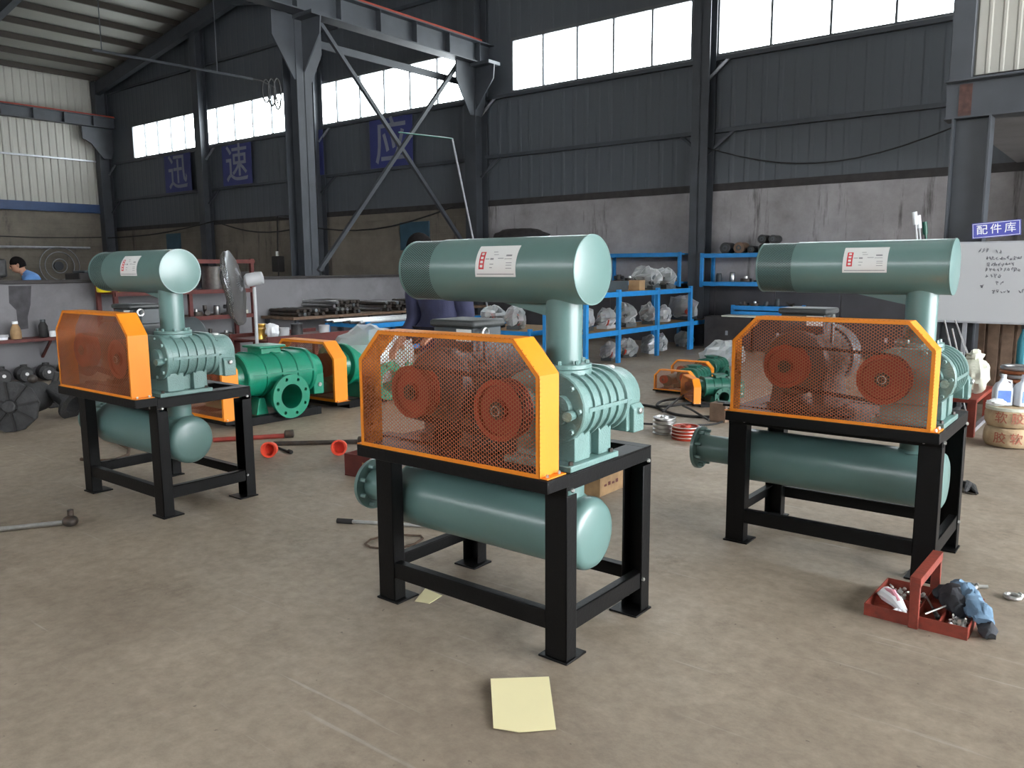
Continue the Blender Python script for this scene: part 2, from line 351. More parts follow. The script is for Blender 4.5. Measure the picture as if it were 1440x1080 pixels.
for a, b, w in spans:
    if not w: MB().box(a, b, YB-.02, YB+.03, WZ0, WZ1).build('cladding_pier', M['cladding'], wb); continue
    wn += 1; n = int(round((b-a)/.96)); st = (b-a)/n
    fr = MB().box(a,b,YB-.05,YB+.03,WZ0-.04,WZ0+.02).box(a,b,YB-.04,YB+.03,WZ1-.03,WZ1+.04).box(a,a+.05,YB-.03,YB+.03,WZ0,WZ1).box(b-.05,b,YB-.03,YB+.03,WZ0,WZ1).build('window_%d' % wn, M['frame'])
    struct(fr, 'long strip window of clear panes under the roof of the back wall')
    for i in range(n):
        if i: MB().box(a+i*st-.02, a+i*st+.02, YB-.03, YB+.03, WZ0, WZ1).build('mullion', M['frame'], fr)
        MB().box(a+i*st+.02, a+(i+1)*st-.02, YB+.0, YB+.006, WZ0+.02, WZ1-.03).build('pane', M['glass'], fr)
for z in (4.10, 5.42, 7.95):
    for i in range(len(XC)-1):
        MB().box(XC[i]+.1, XC[i+1]-.1, YB-.12, YB-.03, z-.04, z+.04).build('girt', M['steelcol'], wb, bevel=.004)
        if z < 5: MB().bar((XC[i+1]-.02,YB-.16,z-.45),(XC[i+1]-.55,YB-.08,z-.02),.05,.05).bar((XC[i]+.02,YB-.16,z-.45),(XC[i]+.55,YB-.08,z-.02),.05,.05).build('girt_brace', M['steelcolL'], wb)
        if z > 5 and z < 6: MB().bar((XC[i]+.02,YB-.16,z-.38),(XC[i]+.45,YB-.08,z+.02),.05,.05).build('girt_brace', M['galv'], wb)
def hcol(name, x, y, z1, w=.30, d=.32, m='steelcol', label=None, webx=False):
    # rolled H section; flanges normal to y (or to x when webx)
    mb = MB(); t = .018
    if webx: mb.box(x-w/2,x+w/2,y-.008,y+.008,0,z1).box(x-w/2,x-w/2+t,y-d/2,y+d/2,0,z1).box(x+w/2-t,x+w/2,y-d/2,y+d/2,0,z1)
    else: mb.box(x-.008,x+.008,y-d/2,y+d/2,0,z1).box(x-w/2,x+w/2,y-d/2,y-d/2+t,0,z1).box(x-w/2,x+w/2,y+d/2-t,y+d/2,0,z1)
    mb.box(x-w/2-.03,x+w/2+.03,y-d/2-.03,y+d/2+.03,0,.02)
    o = mb.build(name, M[m]); struct(o, label); return o
hcol('steel_column', XC[1], YB-.26, roof_z(XC[1])-.2, .34, .3, label='dark steel column on the back wall between two blue banners')
hcol('steel_column', XC[2], YB-.26, roof_z(XC[2])-.2, .34, .3, label='dark steel column on the back wall behind the braced hall column')
hcol('steel_column', XC[4], YB-.26, roof_z(XC[4])-.2, .34, .3, label='dark steel column on the back wall above the blue wall shelves')
c1 = hcol('steel_column', XC[3], YB-.30, 8.3, .34, .42, label='steel hall column carrying the end of the crane beam')
c2 = hcol('steel_column', -12.85, 9.85, 8.3, .42, .34, m='steelcol', webx=True, label='steel hall column with a pale flange rising behind the low wall')
c0 = hcol('steel_column', XC[0], YB-.32, 8.3, .34, .42, label='dark corner column of the left hall')
def haunch(parent, x, y):
    MB().prism([(y-.65,6.12),(y+.45,6.12),(y+.45,5.55),(y+.2,5.0),(y-.2,5.0),(y-.65,5.7)],'x',x+.16,x+.19).build('bracket_plate', M['steelcol'], parent)
    MB().box(x+.05,x+.75,y-.2,y+.2,6.05,6.12).prism([(x+.15,6.06),(x+.75,6.06),(x+.72,5.75),(x+.17,5.1)],'y',y-.015,y+.015).build('crane_bracket', M['steelcol'], parent)
haunch(c1, XC[3]-.05, YB-.45); haunch(c2, -12.85, 9.85)
cb = MB().box(-12.62,-12.28,4,15,6.12,6.145).box(-12.62,-12.28,4,15,6.57,6.595).box(-12.46,-12.44,4,15,6.14,6.58)
cb = cb.build('crane_beam', M['steelcolL']); tag(struct(cb,'grey steel crane beam with a red rail along the middle columns'),cat='beam')
for i in range(11): MB().box(-12.44,-12.30,4.5+i,4.515+i,6.145,6.57).build('stiffener', M['steelcol'], cb)
MB().box(-12.50,-12.40,4,14.7,6.595,6.68).build('crane_rail', M['ironred'], cb)
MB().box(-12.9,-12.86,10,14.6,5.72,5.86).build('tie_beam', M['steelcolL'], cb)
cl = MB().box(-30.55,-30.25,2,15.2,6.66,6.68).box(-30.55,-30.25,2,15.2,7.02,7.04).box(-30.41,-30.39,2,15.2,6.68,7.02).build('crane_beam', M['steelcolL'])
tag(struct(cl,'steel crane beam running along the pale left wall'),cat='beam')
for i in range(10): MB().box(-30.38,-30.26,5.2+i,5.23+i,6.68,7.02).build('stiffener', M['steelcol'], cl)
MB().box(-30.46,-30.34,2,15,7.04,7.10).build('crane_rail', M['ironred'], cl)
MB().prism([(13.9,6.66),(15.1,6.66),(15.1,6.3),(14.9,5.6),(14.6,5.6),(14.2,6.1),(13.9,6.25)],'x',-30.6,-30.56).build('bracket_plate', M['steelcol'], c0)
M['brace'] = M['steelcol']
# X bracing between the two middle columns
for k, (p, q) in enumerate((((-12.66,10.05,6.35),(-12.66,14.45,1.9)), ((-12.60,14.2,6.2),(-12.60,9.98,1.5)))):
    o = MB().bar(p, q, .075, .075, (1,0,0)).build('diagonal_brace', M['brace']); tag(struct(o, ['pale steel diagonal brace falling towards the back wall','dark steel diagonal brace rising towards the back wall'][k]))
# left wall
wl = MB().box(XL-.24, XL, YF, YB, 0, 3.66).build('wall_left', M['wallblock']); struct(wl, 'brown block wall of the far left hall below pale sheet cladding')
MB().box(XL-.05, XL+.12, YF, YB-.02, 3.62, 3.94).build('gutter', M['gutter'], wl, bevel=.02)
sheet('upper_wall_sheet', M['creamclad'], wl, YF, YB, 6.7, 8.5, 'x', XL, .25, .02, 1)
sheet('wall_sheet', M['creamclad'], wl, YF, YB, 3.9, 6.7, 'x', XL, .25, .03, 1)
MB().box(XL+.03, XL+.11, YF, YB, 5.47, 5.53).build('girt', M['galv'], wl)
MB().cyl((XL+.1,0,2.35),(XL+.1,YB-1,2.35),.045,10).build('wall_pipe', M['galv'], wl)
MB().tube([(XL+.2,YB-.6-i*1.2,2.75-.06*sin(pi*(i%4)/4)) for i in range(14)],.018,6).build('wall_cable', M['rubber'], wl)
# roof
def roofslab(x0, x1): return [(x0,roof_z(x0)),(x1,roof_z(x1)),(x1,roof_z(x1)+.08),(x0,roof_z(x0)+.08)]
SKY = [(-3.0,-1.8),(3.2,4.4),(9.0,10.2)]     # rooflight strips
ce = MB()
for x0, x1 in ((XL-.3,-21.925),(-21.925,-12.85),(-12.85,-2.9),(-2.9,XR+.3)):
    pl = roofslab(x0, x1); y = YF
    for a, b in SKY+[(YB+.2,None)]:
        ce.prism(pl,'y',y,a); y = b
ce = ce.build('ceiling', M['whiteclad'], smooth=0); struct(ce, 'pale sheet roof on dark purlins')
for a, b in SKY:
    for x0, x1 in ((-12.7,-3.1),(-2.7,XR)): MB().prism(roofslab(x0,x1),'y',a,b).build('rooflight', M['frp'], ce)
    for x0, x1 in ((XL,-22.1),(-21.7,-13.1)): MB().prism(roofslab(x0,x1),'y',a,b).build('rooflight', M['frp'], ce)
for i in range(17):
    x = -30.6 + i*1.12
    if abs(x+12.85) > .4: MB().box(x-.035,x+.035,YF,YB-.3,roof_z(x)-.2,roof_z(x)-.02).build('purlin', M['purlin'], ce)
for yy in (YB-.35, 9.85, 3.85):
    for x0, x1 in ((XL,-21.925),(-21.925,-12.85)):
        MB().prism([(x0,roof_z(x0)-.62),(x1,roof_z(x1)-.62),(x1,roof_z(x1)-.2),(x0,roof_z(x0)-.2)],'y',yy-.1,yy+.1).build('rafter', M['steelcol'], ce)
for i in range(18):
    x = -12 + i*1.3
    MB().box(x-.035,x+.035,YF,YB-.3,roof_z(x)-.2,roof_z(x)-.02).build('purlin', M['purlin'], ce)
# walls behind the camera, with the tall doors that light the hall
wr = MB().box(XR,XR+.24,YF,-.6,0,10).box(XR,XR+.24,14.2,YB,0,10).box(XR,XR+.24,-.6,14.2,7.4,10).build('wall_right', M['lowwall']); struct(wr,'right hall wall with a wide open doorway')
wf = MB().box(XL,XR,YF-.24,YF,0,4.6).box(XL,XR,YF-.24,YF,5.8,10).box(XL,-14,YF-.24,YF,4.6,5.8).box(2,XR,YF-.24,YF,4.6,5.8).build('wall_front', M['cladding']); struct(wf,'grey front wall of the hall with a high open window strip')
# low partition between the halls
pw = MB().box(-12.72,-12.60,-4,14.45,0,1.36).build('wall_partition', M['lowwall']); struct(pw,'low grey plastered wall between the two halls')
MB().box(-12.76,-12.54,-4,14.45,1.36,1.41).build('coping', M['tarp'], pw, bevel=.006)
st_ = [PX(u,v,-12.597) for u,v in ((12,402),(44,402),(43,428),(39,446),(40,462),(26,464),(23,436),(13,426))]
MB().prism([(p.y,p.z) for p in st_],'x',-12.602,-12.598).build('soot_stain', M['soot'], pw)

# mezzanine store on the right
XM = 6.0
mz = MB().box(-1.70,XM,9.98,10.03,3.52,8.8).build('wall_mezzanine', M['whiteclad']); struct(mz,'cream ribbed wall of the raised store room')
sheet('wall_sheet', M['creamclad'], mz, -1.62, XM, 3.52, 8.8, 'y', 9.97, .13, .007)
MB().box(-1.86,-1.64,9.90,10.10,3.36,8.8).build('corner_post', M['steelcol'], mz, bevel=.01)
MB().box(-1.86,-1.74,10.1,14.6,3.4,8.8).build('side_cladding', M['cladding'], mz)
bm = MB().box(-1.86,XM,9.74,10.04,3.06,3.08).box(-1.86,XM,9.74,10.04,3.44,3.46).box(-1.86,XM,9.87,9.89,3.08,3.44).build('edge_beam', M['steelcolL'], mz)
MB().box(-1.74,-1.62,9.86,9.87,3.08,3.42).build('rust_patch', M['rust'], mz)
MB().box(-1.74,XM,10.05,14.7,3.08,3.4).build('deck_slab', M['lowwall'], mz)
hcol('steel_column', -1.59, 9.86, 3.06, .36, .26, m='steelcolL', webx=True, label='grey steel column under the raised store beside the blue sign')
MB().box(-1.0,XM,14.0,14.06,0,3.0).build('store_back_panel', M['cladding'], mz)

# banners on the back wall: one character each
for ch, x0, x1, z0, z1, lab in (('迅',-26.80,-25.15,4.14,5.36,'dark blue banner with the character 迅 left of a wall column'),('速',-23.30,-21.75,4.14,5.36,'dark blue banner with the character 速 right of a wall column'),
        ('反',-19.85,-18.35,4.14,5.36,'dark blue banner with the character 反 behind the hall column'),('应',-16.42,-14.85,4.14,5.36,'dark blue banner with the character 应 behind the crossed braces')):
    b = MB().box(x0,x1,YB-.16,YB-.145,z0,z1).build('wall_banner', M['bannerblue']); tag(b, lab, 'banner', 'slogan banners on the back wall')
    text_mesh(ch, 1.22, 'character', M['bannerchar'], b, Matrix.Translation(((x0+x1)/2,YB-.163,(z0+z1)/2-.03)) @ Matrix.Rotation(pi/2,4,'X'), .003)
# blue boards on the block wall
for x0,x1,z0,z1,l in ((-15.5,-14.45,2.0,2.72,'flat blue board on the block wall behind the navy worker'),(-27.2,-26.3,1.9,2.78,'small blue board on the block wall far behind the left blower')):
    tag(MB().box(x0,x1,YB-.05,YB-.005,z0,z1).build('wall_board', M['door'], bevel=.01), l, 'board')
# long sagging cable along the walls
pts = []
for (a,b,s) in (((-30.5,2.72),(-23.4,3.05),.12),((-23.4,3.05),(-18.8,2.72),.25),((-18.8,2.72),(-13.2,2.98),.3)):
    for i in range(9):
        t=i/8; pts.append((a[0]+(b[0]-a[0])*t, YB-.5 if -18.9<a[0]+(b[0]-a[0])*t else YB-.5, a[1]+(b[1]-a[1])*t - s*sin(pi*t)))
MB().tube(pts,.02,6).build('power_cable', M['rubber'], wb)
pts = [(-6.9+ (4.9)*i/14, YB-.2, 3.95-.62*sin(pi*(.08+.92*i/14))) for i in range(15)]
MB().tube(pts,.012,6).build('wall_cable', M['rubber'], wb)
# ------------------------------------------------------------------ blower units
def bolts(mb, pts, ax, r=.011, h=.012):
    for p in pts: mb.turn([(r,0),(r,h*.7),(r*.8,h)], p, ax, 6)
    return mb
_BM = {}
def bolt_set(parent, pts, ax, r, h, name, m):
    key = (r, h, m, name)
    if key not in _BM:
        o = MB().turn([(r,0),(r,h*.7),(r*.8,h)], (0,0,0), (0,0,1), 6).build(name, M[m], parent); _BM[key] = o.data; first = o
    else: first = None
    q = Vector((0,0,1)).rotation_difference(Vector(ax).normalized())
    for p in pts:
        o = first or bpy.data.objects.new(name, _BM[key])
        if first is None: COL.objects.link(o); o.parent = parent
        first = None; o.location = p; o.rotation_mode = 'QUATERNION'; o.rotation_quaternion = q
def guard_outline(x0, x1, z0, z1, c0, c1, cz): return [(x0,z0),(x1,z0),(x1,z1-cz),(x1-c1,z1),(x0+c0,z1),(x0,z1-cz)]
def inside(poly, x, z):
    n = len(poly)
    for i in range(n):
        a, b = poly[i], poly[(i+1)%n]
        if (b[0]-a[0])*(z-a[1]) - (b[1]-a[1])*(x-a[0]) < 0: return False
    return True
def inset(poly, d):
    n = len(poly); out = []
    for i in range(n):
        p, q, r = (Vector(poly[i-1]), Vector(poly[i]), Vector(poly[(i+1)%n])); e1 = (q-p).normalized(); e2 = (r-q).normalized()
        n1 = Vector((-e1.y,e1.x)); n2 = Vector((-e2.y,e2.x)); k = (n1+n2); k = k/(k.dot(n1)); out.append(tuple(q+k*d))
    return out
def guard(parent, x0, x1, z0, z1, c0, c1, cz, y0, dep, lw=.023, sw=.0158, w=.0030, lip=True, strip=.016):
    po = guard_outline(x0,x1,z0,z1,c0,c1,cz); t = .003
    mb = MB(); pi_ = inset(po, strip)
    # front border strip, then the rim sheet going back
    mb.rings([[(x,y0,z) for x,z in po],[(x,y0+t,z) for x,z in po],[(x,y0+t,z) for x,z in pi_],[(x,y0,z) for x,z in pi_]], closed=True)
    pin = inset(po, t)
    for i in range(1, 6):
        a, b = po[i], po[(i+1)%6]; c, d = pin[i], pin[(i+1)%6]
        if i == 1 or i == 5 or i in (2,3,4):
            mb.rings([[(a[0],y0,a[1]),(b[0],y0,b[1]),(d[0],y0,d[1]),(c[0],y0,c[1])],[(a[0],y0+dep,a[1]),(b[0],y0+dep,b[1]),(d[0],y0+dep,d[1]),(c[0],y0+dep,c[1])]])
    if lip: mb.box(x1-.002,x1+.034,y0+.004,y0+dep,z0,z0+.004).box(x0-.034,x0+.002,y0+.004,y0+dep,z0,z0+.004)
    g = mb.build('belt_guard', M['orange'], parent, smooth=0)
    bd_ = lw*.15; ms = MB(); nx = int((x1-x0)/lw)+1; nz = int((z1-z0)/sw)+1
    for i in range(nx):
        for j in range(nz):
            for hx in (0, 1):      # node (i + hx/2, j + hx/2): two strands upward
                px = x0+(i+hx*.5)*lw; pz = z0+(j+hx*.5)*sw
                for s in (-1, 1):
                    qx, qz = px+s*(lw*.5-bd_), pz+sw*.5; px_ = px; px = px+s*bd_
                    if inside(po,(px+qx)/2,(pz+qz)/2):
                        dx, dz = qx-px, qz-pz; l = sqrt(dx*dx+dz*dz); nxn, nzn = -dz/l*w/2, dx/l*w/2; yc = y0+.005
                        ms.add([(px+nxn,yc,pz+nzn),(px-nxn,yc,pz-nzn),(qx-nxn,yc,qz-nzn),(qx+nxn,yc,qz+nzn),(px,yc+.0025,pz),(qx,yc+.0025,qz)],[(0,1,2,3),(1,4,5,2),(4,0,3,5)])
                    px = px_
                if inside(po,px,pz): ms.add([(px-bd_,y0+.005,pz-w*.6),(px+bd_,y0+.005,pz-w*.6),(px+bd_,y0+.005,pz+w*.6),(px-bd_,y0+.005,pz+w*.6)],[(0,1,2,3)])
    ms.build('mesh_screen', M['mesh'], g, smooth=0)
    if lip:
        bolt_set(g, [(x1+.018,y0+.025,z0+.004),(x1+.018,y0+dep-.025,z0+.004),(x0-.018,y0+.025,z0+.004),(x0-.018,y0+dep-.025,z0+.004)], (0,0,1), .007, .012, 'guard_bolt', 'zinc')
    return g
def pulley(parent, c, r, width, name='pulley', belts=4):
    # axis along y; c is the front face centre
    prof = [(r*.30,0),(r*.34,0.0),(r*.36,.012),(r*.78,.012),(r*.82,0),(r,0)]
    n = belts
    for i in range(n):
        a = width*i/n; b = width*(i+1)/n
        prof += [(r,a+.002),(r*.90,(a+b)/2-.002),(r*.90,(a+b)/2+.002),(r,b-.002)]
    prof += [(r,width),(r*.8,width)]
    p = MB().turn(prof, c, (0,1,0), 36).build(name, M['ironred'], parent, smooth=30)
    MB().turn([(r*.29,-.006),(r*.29,.02)], c, (0,1,0), 20).turn([(r*.14,-.016),(r*.14,0)], c, (0,1,0), 16).build('hub', M['dsteel'], p)
    return p

def blower_unit(label, loc, group):
    R = thing('blower_unit', label, 'blower', loc, 0, group)
    H = .765; B = M['black']
    # ---- stand
    st = MB()
    def chan(mb, x0,x1,y0,y1,z0,z1): return mb.box(x0,x1,y0,y1,z0,z1)
    st.box(-.536,.536,-.33,-.27,H-.008,H).box(-.536,.536,.27,.33,H-.008,H).box(-.536,-.44,-.27,.27,H-.008,H).box(.44,.536,-.27,.27,H-.008,H).box(.11,.19,-.27,.27,H-.008,H)
    st.box(-.536,.536,-.335,-.325,H-.085,H-.008).box(-.536,.536,.322,.33,H-.085,H-.008).box(-.536,-.528,-.325,.322,H-.065,H-.008).box(.528,.536,-.325,.322,H-.065,H-.008)
    st.box(-.44,.11,-.27,.27,H-.012,H-.004).box(.115,.123,-.27,.27,H-.06,H-.008).box(-.44,-.432,-.27,.27,H-.06,H-.008)
    s = st.build('stand', B, R, bevel=.002)
    for sx in (-1,1):
        for sy in (-1,1):
            x0, x1 = sorted((sx*.536, sx*.432)); ya, yb = sy*.333, sy*.262; t = .007; zt = H-.085
            y0, y1 = sorted((ya, yb)); wy0, wy1 = sorted((ya, ya-sy*t))
            MB().box(x0,x1,wy0,wy1,.008,zt+.03).box(x0,x0+t,y0,y1,.008,zt).box(x1-t,x1,y0,y1,.008,zt).build('leg', B, s, bevel=.003)
            px0, px1 = sorted((sx*.545, sx*.405)); py0, py1 = sorted((sy*.342, sy*.202))
            MB().box(px0,px1,py0,py1,0,.009).build('foot_plate', B, s, bevel=.002)
    for sy in (-1,1):
        y0, y1 = sorted((sy*.325, sy*.285)); f0, f1 = sorted((sy*.327, sy*.320))
        MB().box(-.435,.435,f0,f1,.118,.195).box(-.435,.435,y0,y1,.188,.195).build('lower_rail', B, s, bevel=.002)
    for sx in (-1,1):
        x0, x1 = sorted((sx*.53, sx*.49)); f0, f1 = sorted((sx*.53, sx*.523))
        MB().box(f0,f1,-.27,.27,.118,.195).box(x0,x1,-.27,.27,.188,.195).build('lower_rail', B, s, bevel=.002)
    MB().box(-.50,.545,-.472,-.33,.762,.772).box(-.50,.545,-.472,-.465,.722,.765).box(-.50,-.493,-.465,-.33,.722,.765).box(.538,.545,-.465,-.33,.722,.765).build('guard_shelf', B, s, bevel=.002)
    bolt_set(s, [(.536,-.30,.70),(.536,.30,.70),(.536,.27,.16),(-.45,-.333,.70),(.45,-.333,.70)], (1,0,0), .009, .01, 'frame_bolt', 'zinc')
    # ---- belt guard, pulleys, belts
    guard(R, -.476, .503, .773, 1.287, .126, .118, .13, -.465, .125)
    pm = pulley(R, (-.205,-.425,1.03), .112, .072, 'motor_pulley'); pb = pulley(R, (.272,-.425,1.0), .122, .072, 'drive_pulley')
    c1, c2, r1, r2 = Vector((-.205,1.03)), Vector((.272,1.0)), .108, .118; d = c2-c1; th = math.asin((r1-r2)/d.length); a = atan2(d.y,d.x)
    for k in range(4):
        y = -.425+.009+.018*k
        path = [(c1.x+r1*cos(a+pi/2-th+ (pi+2*th)*i/10), y, c1.y+r1*sin(a+pi/2-th+(pi+2*th)*i/10)) for i in range(11)] + [(c2.x+r2*cos(a-pi/2+th+(pi-2*th)*i/10), y, c2.y+r2*sin(a-pi/2+th+(pi-2*th)*i/10)) for i in range(11)]
        MB().tube(path,.006,4,closed=True).build('drive_belt', M['rubber'], R)
    # ---- motor
    mc = (-.215, 1.03); n = 88
    def fin(y, k): return [(mc[0]+(.150+(.018*k if j%2 else 0))*cos(2*pi*j/n), y, mc[1]+(.150+(.018*k if j%2 else 0))*sin(2*pi*j/n)) for j in range(n)]
    mo = MB().rings([fin(-.20,1),fin(.26,1)]).build('motor', M['motor'], R, smooth=20)
    MB().turn([(.05,-.33),(.06,-.31),(.10,-.27),(.165,-.255),(.172,-.245),(.172,-.205),(.15,-.20)],(mc[0],0,mc[1]),(0,1,0),36).build('end_shield', M['motor'], mo)
    MB().turn([(.172,.24),(.176,.25),(.176,.38),(.15,.41),(.09,.42)],(mc[0],0,mc[1]),(0,1,0),36).build('fan_cowl', M['motdark'], mo)
    MB().turn([(.022,-.36),(.022,-.30)],(mc[0],0,mc[1]),(0,1,0),16).build('shaft', M['steel'], mo)
    MB().box(mc[0]-.16,mc[0]-.08,-.2,.24,H,.80).box(mc[0]+.08,mc[0]+.16,-.2,.24,H,.80).prism([(mc[0]-.15,.8),(mc[0]-.09,.8),(mc[0]-.06,.93),(mc[0]-.13,.93)],'y',-.18,.22).prism([(mc[0]+.15,.8),(mc[0]+.13,.93),(mc[0]+.06,.93),(mc[0]+.09,.8)],'y',-.18,.22).build('motor_foot', M['motor'], mo)
    MB().box(mc[0]-.40,mc[0]+.30,-.24,-.17,H-.01,H+.004).build('slide_rail', B, mo)
    tb = MB().box(-.34,-.105,-.13,.07,1.18,1.285).build('terminal_box', M['motdark'], mo, bevel=.006)
    MB().box(-.355,-.09,-.145,.085,1.285,1.318).build('terminal_lid', M['motor'], mo, bevel=.012)
    MB().box(-.20,-.112,-.1325,-.1305,1.225,1.278).build('name_plate', M['white'], mo)
    MB().tube([(-.076,-.08+.021*cos(2*pi*i/16),1.262+.021*sin(2*pi*i/16)) for i in range(16)],.007,8,closed=True).build('eye_bolt', M['steel'], mo); MB().cyl((-.076,-.08,1.13),(-.076,-.08,1.242),.008,8).build('eye_bolt_shank', M['motdark'], mo)
    # ---- blower body (twin-lobe casing, axis along y)
    cx, cz, hs, r = .358, 1.0, .062, .128; T = M['teal_cast']
    def st_ring(y, rr, h=hs): return [(x,y,z) for x,z in stadium(cx,cz,h,rr,14)]
    bb = MB().rings([st_ring(-.215,r),st_ring(.075,r)]).build('blower_casing', T, R)
    MB().rings([st_ring(-.252,r+.008),st_ring(-.247,r+.013),st_ring(-.22,r+.013),st_ring(-.215,r+.006)]).build('drive_end_plate', T, bb)
    MB().rings([st_ring(.072,r+.006),st_ring(.076,r+.012),st_ring(.100,r+.012),st_ring(.104,r+.006)]).build('gear_end_plate', T, bb)
    for y in (-.165,-.105,-.045,.015):
        MB().rings([st_ring(y-.006,r-.001),st_ring(y-.005,r+.010),st_ring(y+.005,r+.010),st_ring(y+.006,r-.001)],False,False).build('rib', T, bb)
    MB().box(cx+hs+r-.004,cx+hs+r+.011,-.215,.075,cz-.008,cz+.008).build('split_rib', T, bb)
    # gear cover with its squared-off oil sump
    gc = [(x,z) for x,z in stadium(cx,cz,hs,r-.008,14)]
    gcl = [(x, z) for x, z in gc if z > cz-.05] ; gcl = sorted(gcl, key=lambda p: atan2(p[1]-cz+.05,p[0]-cx))
    gp = [(cx+hs+r-.008, .862), *gcl, (cx-hs-r+.008, .862)]
    MB().rings([[(x,.104,z) for x,z in gp],[(x,.215,z) for x,z in gp],[(cx+(x-cx)*.93,.235,cz-.02+(z-cz+.02)*.93) for x,z in gp]]).build('gear_cover', T, bb, bevel=.004)
    MB().prism([(cx+hs+r-.03,.855),(cx+hs+r+.012,.855),(cx+hs+r+.012,.955),(cx+hs+r-.005,.975),(cx+hs+r-.03,.975)],'y',.13,.215).build('oil_gauge_block', T, bb, bevel=.004)
    MB().turn([(.014,0),(.014,.014),(.009,.018)],(cx+hs+r+.01,.17,.945),(1,0,0),12).build('oil_sight_glass', M['steel'], bb)
    MB().turn([(.02,0),(.02,.010),(.014,.014)],(cx+.06,.165,cz+r-.012),(0,0,1),16).build('oil_filler', M['white'], bb)
    # drive-end bearing housings and shaft
    MB().turn([(.075,-.248),(.07,-.285),(.05,-.29),(.05,-.335)],(.272,0,1.0),(0,1,0),24).build('bearing_housing', T, bb)
    MB().turn([(.062,-.248),(.058,-.275),(.02,-.28)],(.446,0,1.0),(0,1,0),24).turn([(.02,0),(.02,.07)],(.505,-.245,.985),(.25,-1,0),12).build('bearing_cover', T, bb)
    MB().turn([(.02,-.44),(.02,-.30)],(.272,0,1.0),(0,1,0),16).build('shaft', M['steel'], bb)
    bolt_set(bb, [(x,-.252,z) for x, z in stadium(cx,cz,hs,r-.008,4)], (0,-1,0), .011, .013, 'plate_bolt', 'teal_cast')
    bolt_set(bb, [(x,.104,z) for x, z in stadium(cx,cz,hs,r+.002,4)], (0,1,0), .008, .014, 'cover_bolt', 'teal_cast')
    # foot
    MB().box(.20,.532,-.30,.055,H,.79).build('foot_flange', T, bb, bevel=.004)
    MB().prism([(.22,.79),(.506,.79),(.506,.90),(.47,.93),(.25,.93),(.22,.90)],'y',-.235,-.125).prism([(.22,.79),(.506,.79),(.506,.90),(.47,.93),(.25,.93),(.22,.90)],'y',-.06,.035).box(.25,.47,-.13,-.05,.79,.90).build('foot_block', T, bb, bevel=.004)
    bolt_set(bb, [(.515,-.275,.79),(.515,.02,.79),(.225,-.275,.79)], (0,0,1), .010, .014, 'anchor_bolt', 'dsteel')
    # ---- inlet pipe, flange, silencer
    py = -.096; TE = M['teal']
    ip = MB().turn([(.074,0),(.074,.30)],(.358,py,1.16),(0,0,1),32).build('inlet_pipe', TE, R)
    MB().turn([(.09,1.118),(.112,1.120),(.114,1.122),(.114,1.14),(.112,1.142),(.09,1.143)],(.358,py,0),(0,0,1),36).turn([(.112,1.144),(.114,1.146),(.114,1.160),(.112,1.162),(.074,1.162)],(.358,py,0),(0,0,1),36).turn([(.085,1.09),(.085,1.12)],(.358,py,0),(0,0,1),28).build('inlet_flange', T, ip)
    bolt_set(ip, [(.358+.095*cos(pi/4*k+.39),py+.095*sin(pi/4*k+.39),1.162) for k in range(8)], (0,0,1), .010, .016, 'flange_bolt', 'teal_cast')
    tz, tr = 1.537, .137
    si = MB().turn([(tr,-.262),(tr,.486),(tr+.002,.488),(tr+.002,.492)],(0,py,tz),(1,0,0),64).build('inlet_silencer', TE, R, smooth=40)
    MB().turn([(tr-.004,.486),(tr-.004,.4945),(tr-.008,.496)],(0,py,tz),(1,0,0),64).build('end_disc', TE, si)
    MB().ring((.4915,py,tz),(1,0,0),tr+.0015,tr-.005,.004,64).build('weld_seam', TE, si)
    MB().turn([(.128,-.452),(.128,-.262)],(0,py,tz),(1,0,0),48).build('dark_sleeve_core', M['rubber'], si)  # dark core seen through the openings of the sleeve
    MB().ring((-.456,py,tz),(1,0,0),.1345,.10,.006,48).build('sleeve_rim', TE, si)
    pf = MB(); nn = 92; mm = 24; L0, L1 = -.455, -.262; w = .0023
    for j in range(nn):
        for i in range(mm):
            for s_ in (-1, 1):
                a0 = 2*pi*(j + (.5 if i % 2 else 0))/nn; a1 = a0 + s_*pi/nn
                x0_, x1_ = L0+(L1-L0)*i/mm, L0+(L1-L0)*(i+1)/mm; R_ = .1335; da = w/R_/1.6; 
                pf.add([(x0_,py+R_*cos(a0-da),tz+R_*sin(a0-da)),(x0_,py+R_*cos(a0+da),tz+R_*sin(a0+da)),(x1_,py+R_*cos(a1+da),tz+R_*sin(a1+da)),(x1_,py+R_*cos(a1-da),tz+R_*sin(a1-da))],[(0,1,2,3)])
    pf.build('perforated_sleeve', TE, si, smooth=0)
    MB().prism([(.30,1.415),(.03,1.412),(.035,1.402),(.30,1.345)],'y',py-.006,py+.006).build('pipe_gusset', TE, ip)
    # sticker: curved sheet on the silencer, printed blocks lie on it
    def patch(x0, x1, a0, a1, rr, m, nm, par):
        k = 10; mb = MB(); vs = []
        for i in range(k+1):
            a = radians(a0+(a1-a0)*i/k); vs += [(x0,py-rr*cos(a),tz+rr*sin(a)),(x1,py-rr*cos(a),tz+rr*sin(a))]
        mb.add(vs,[(2*i,2*i+1,2*i+3,2*i+2) for i in range(k)]); return mb.build(nm, m, par)
    patch(.003,.216,-11,46,tr+.0012,M['white'],'label_sticker',si)
    patch(.012,.207,-7,-5.6,tr+.0016,M['printgrey'],'print_line',si)
    rb = patch(.022,.050,2,33,tr+.0016,M['printred'],'red_print_block',si)
    for k in range(4): patch(.029,.043,5+7.2*k,9.5+7.2*k,tr+.0019,M['white'],'print_character',si)
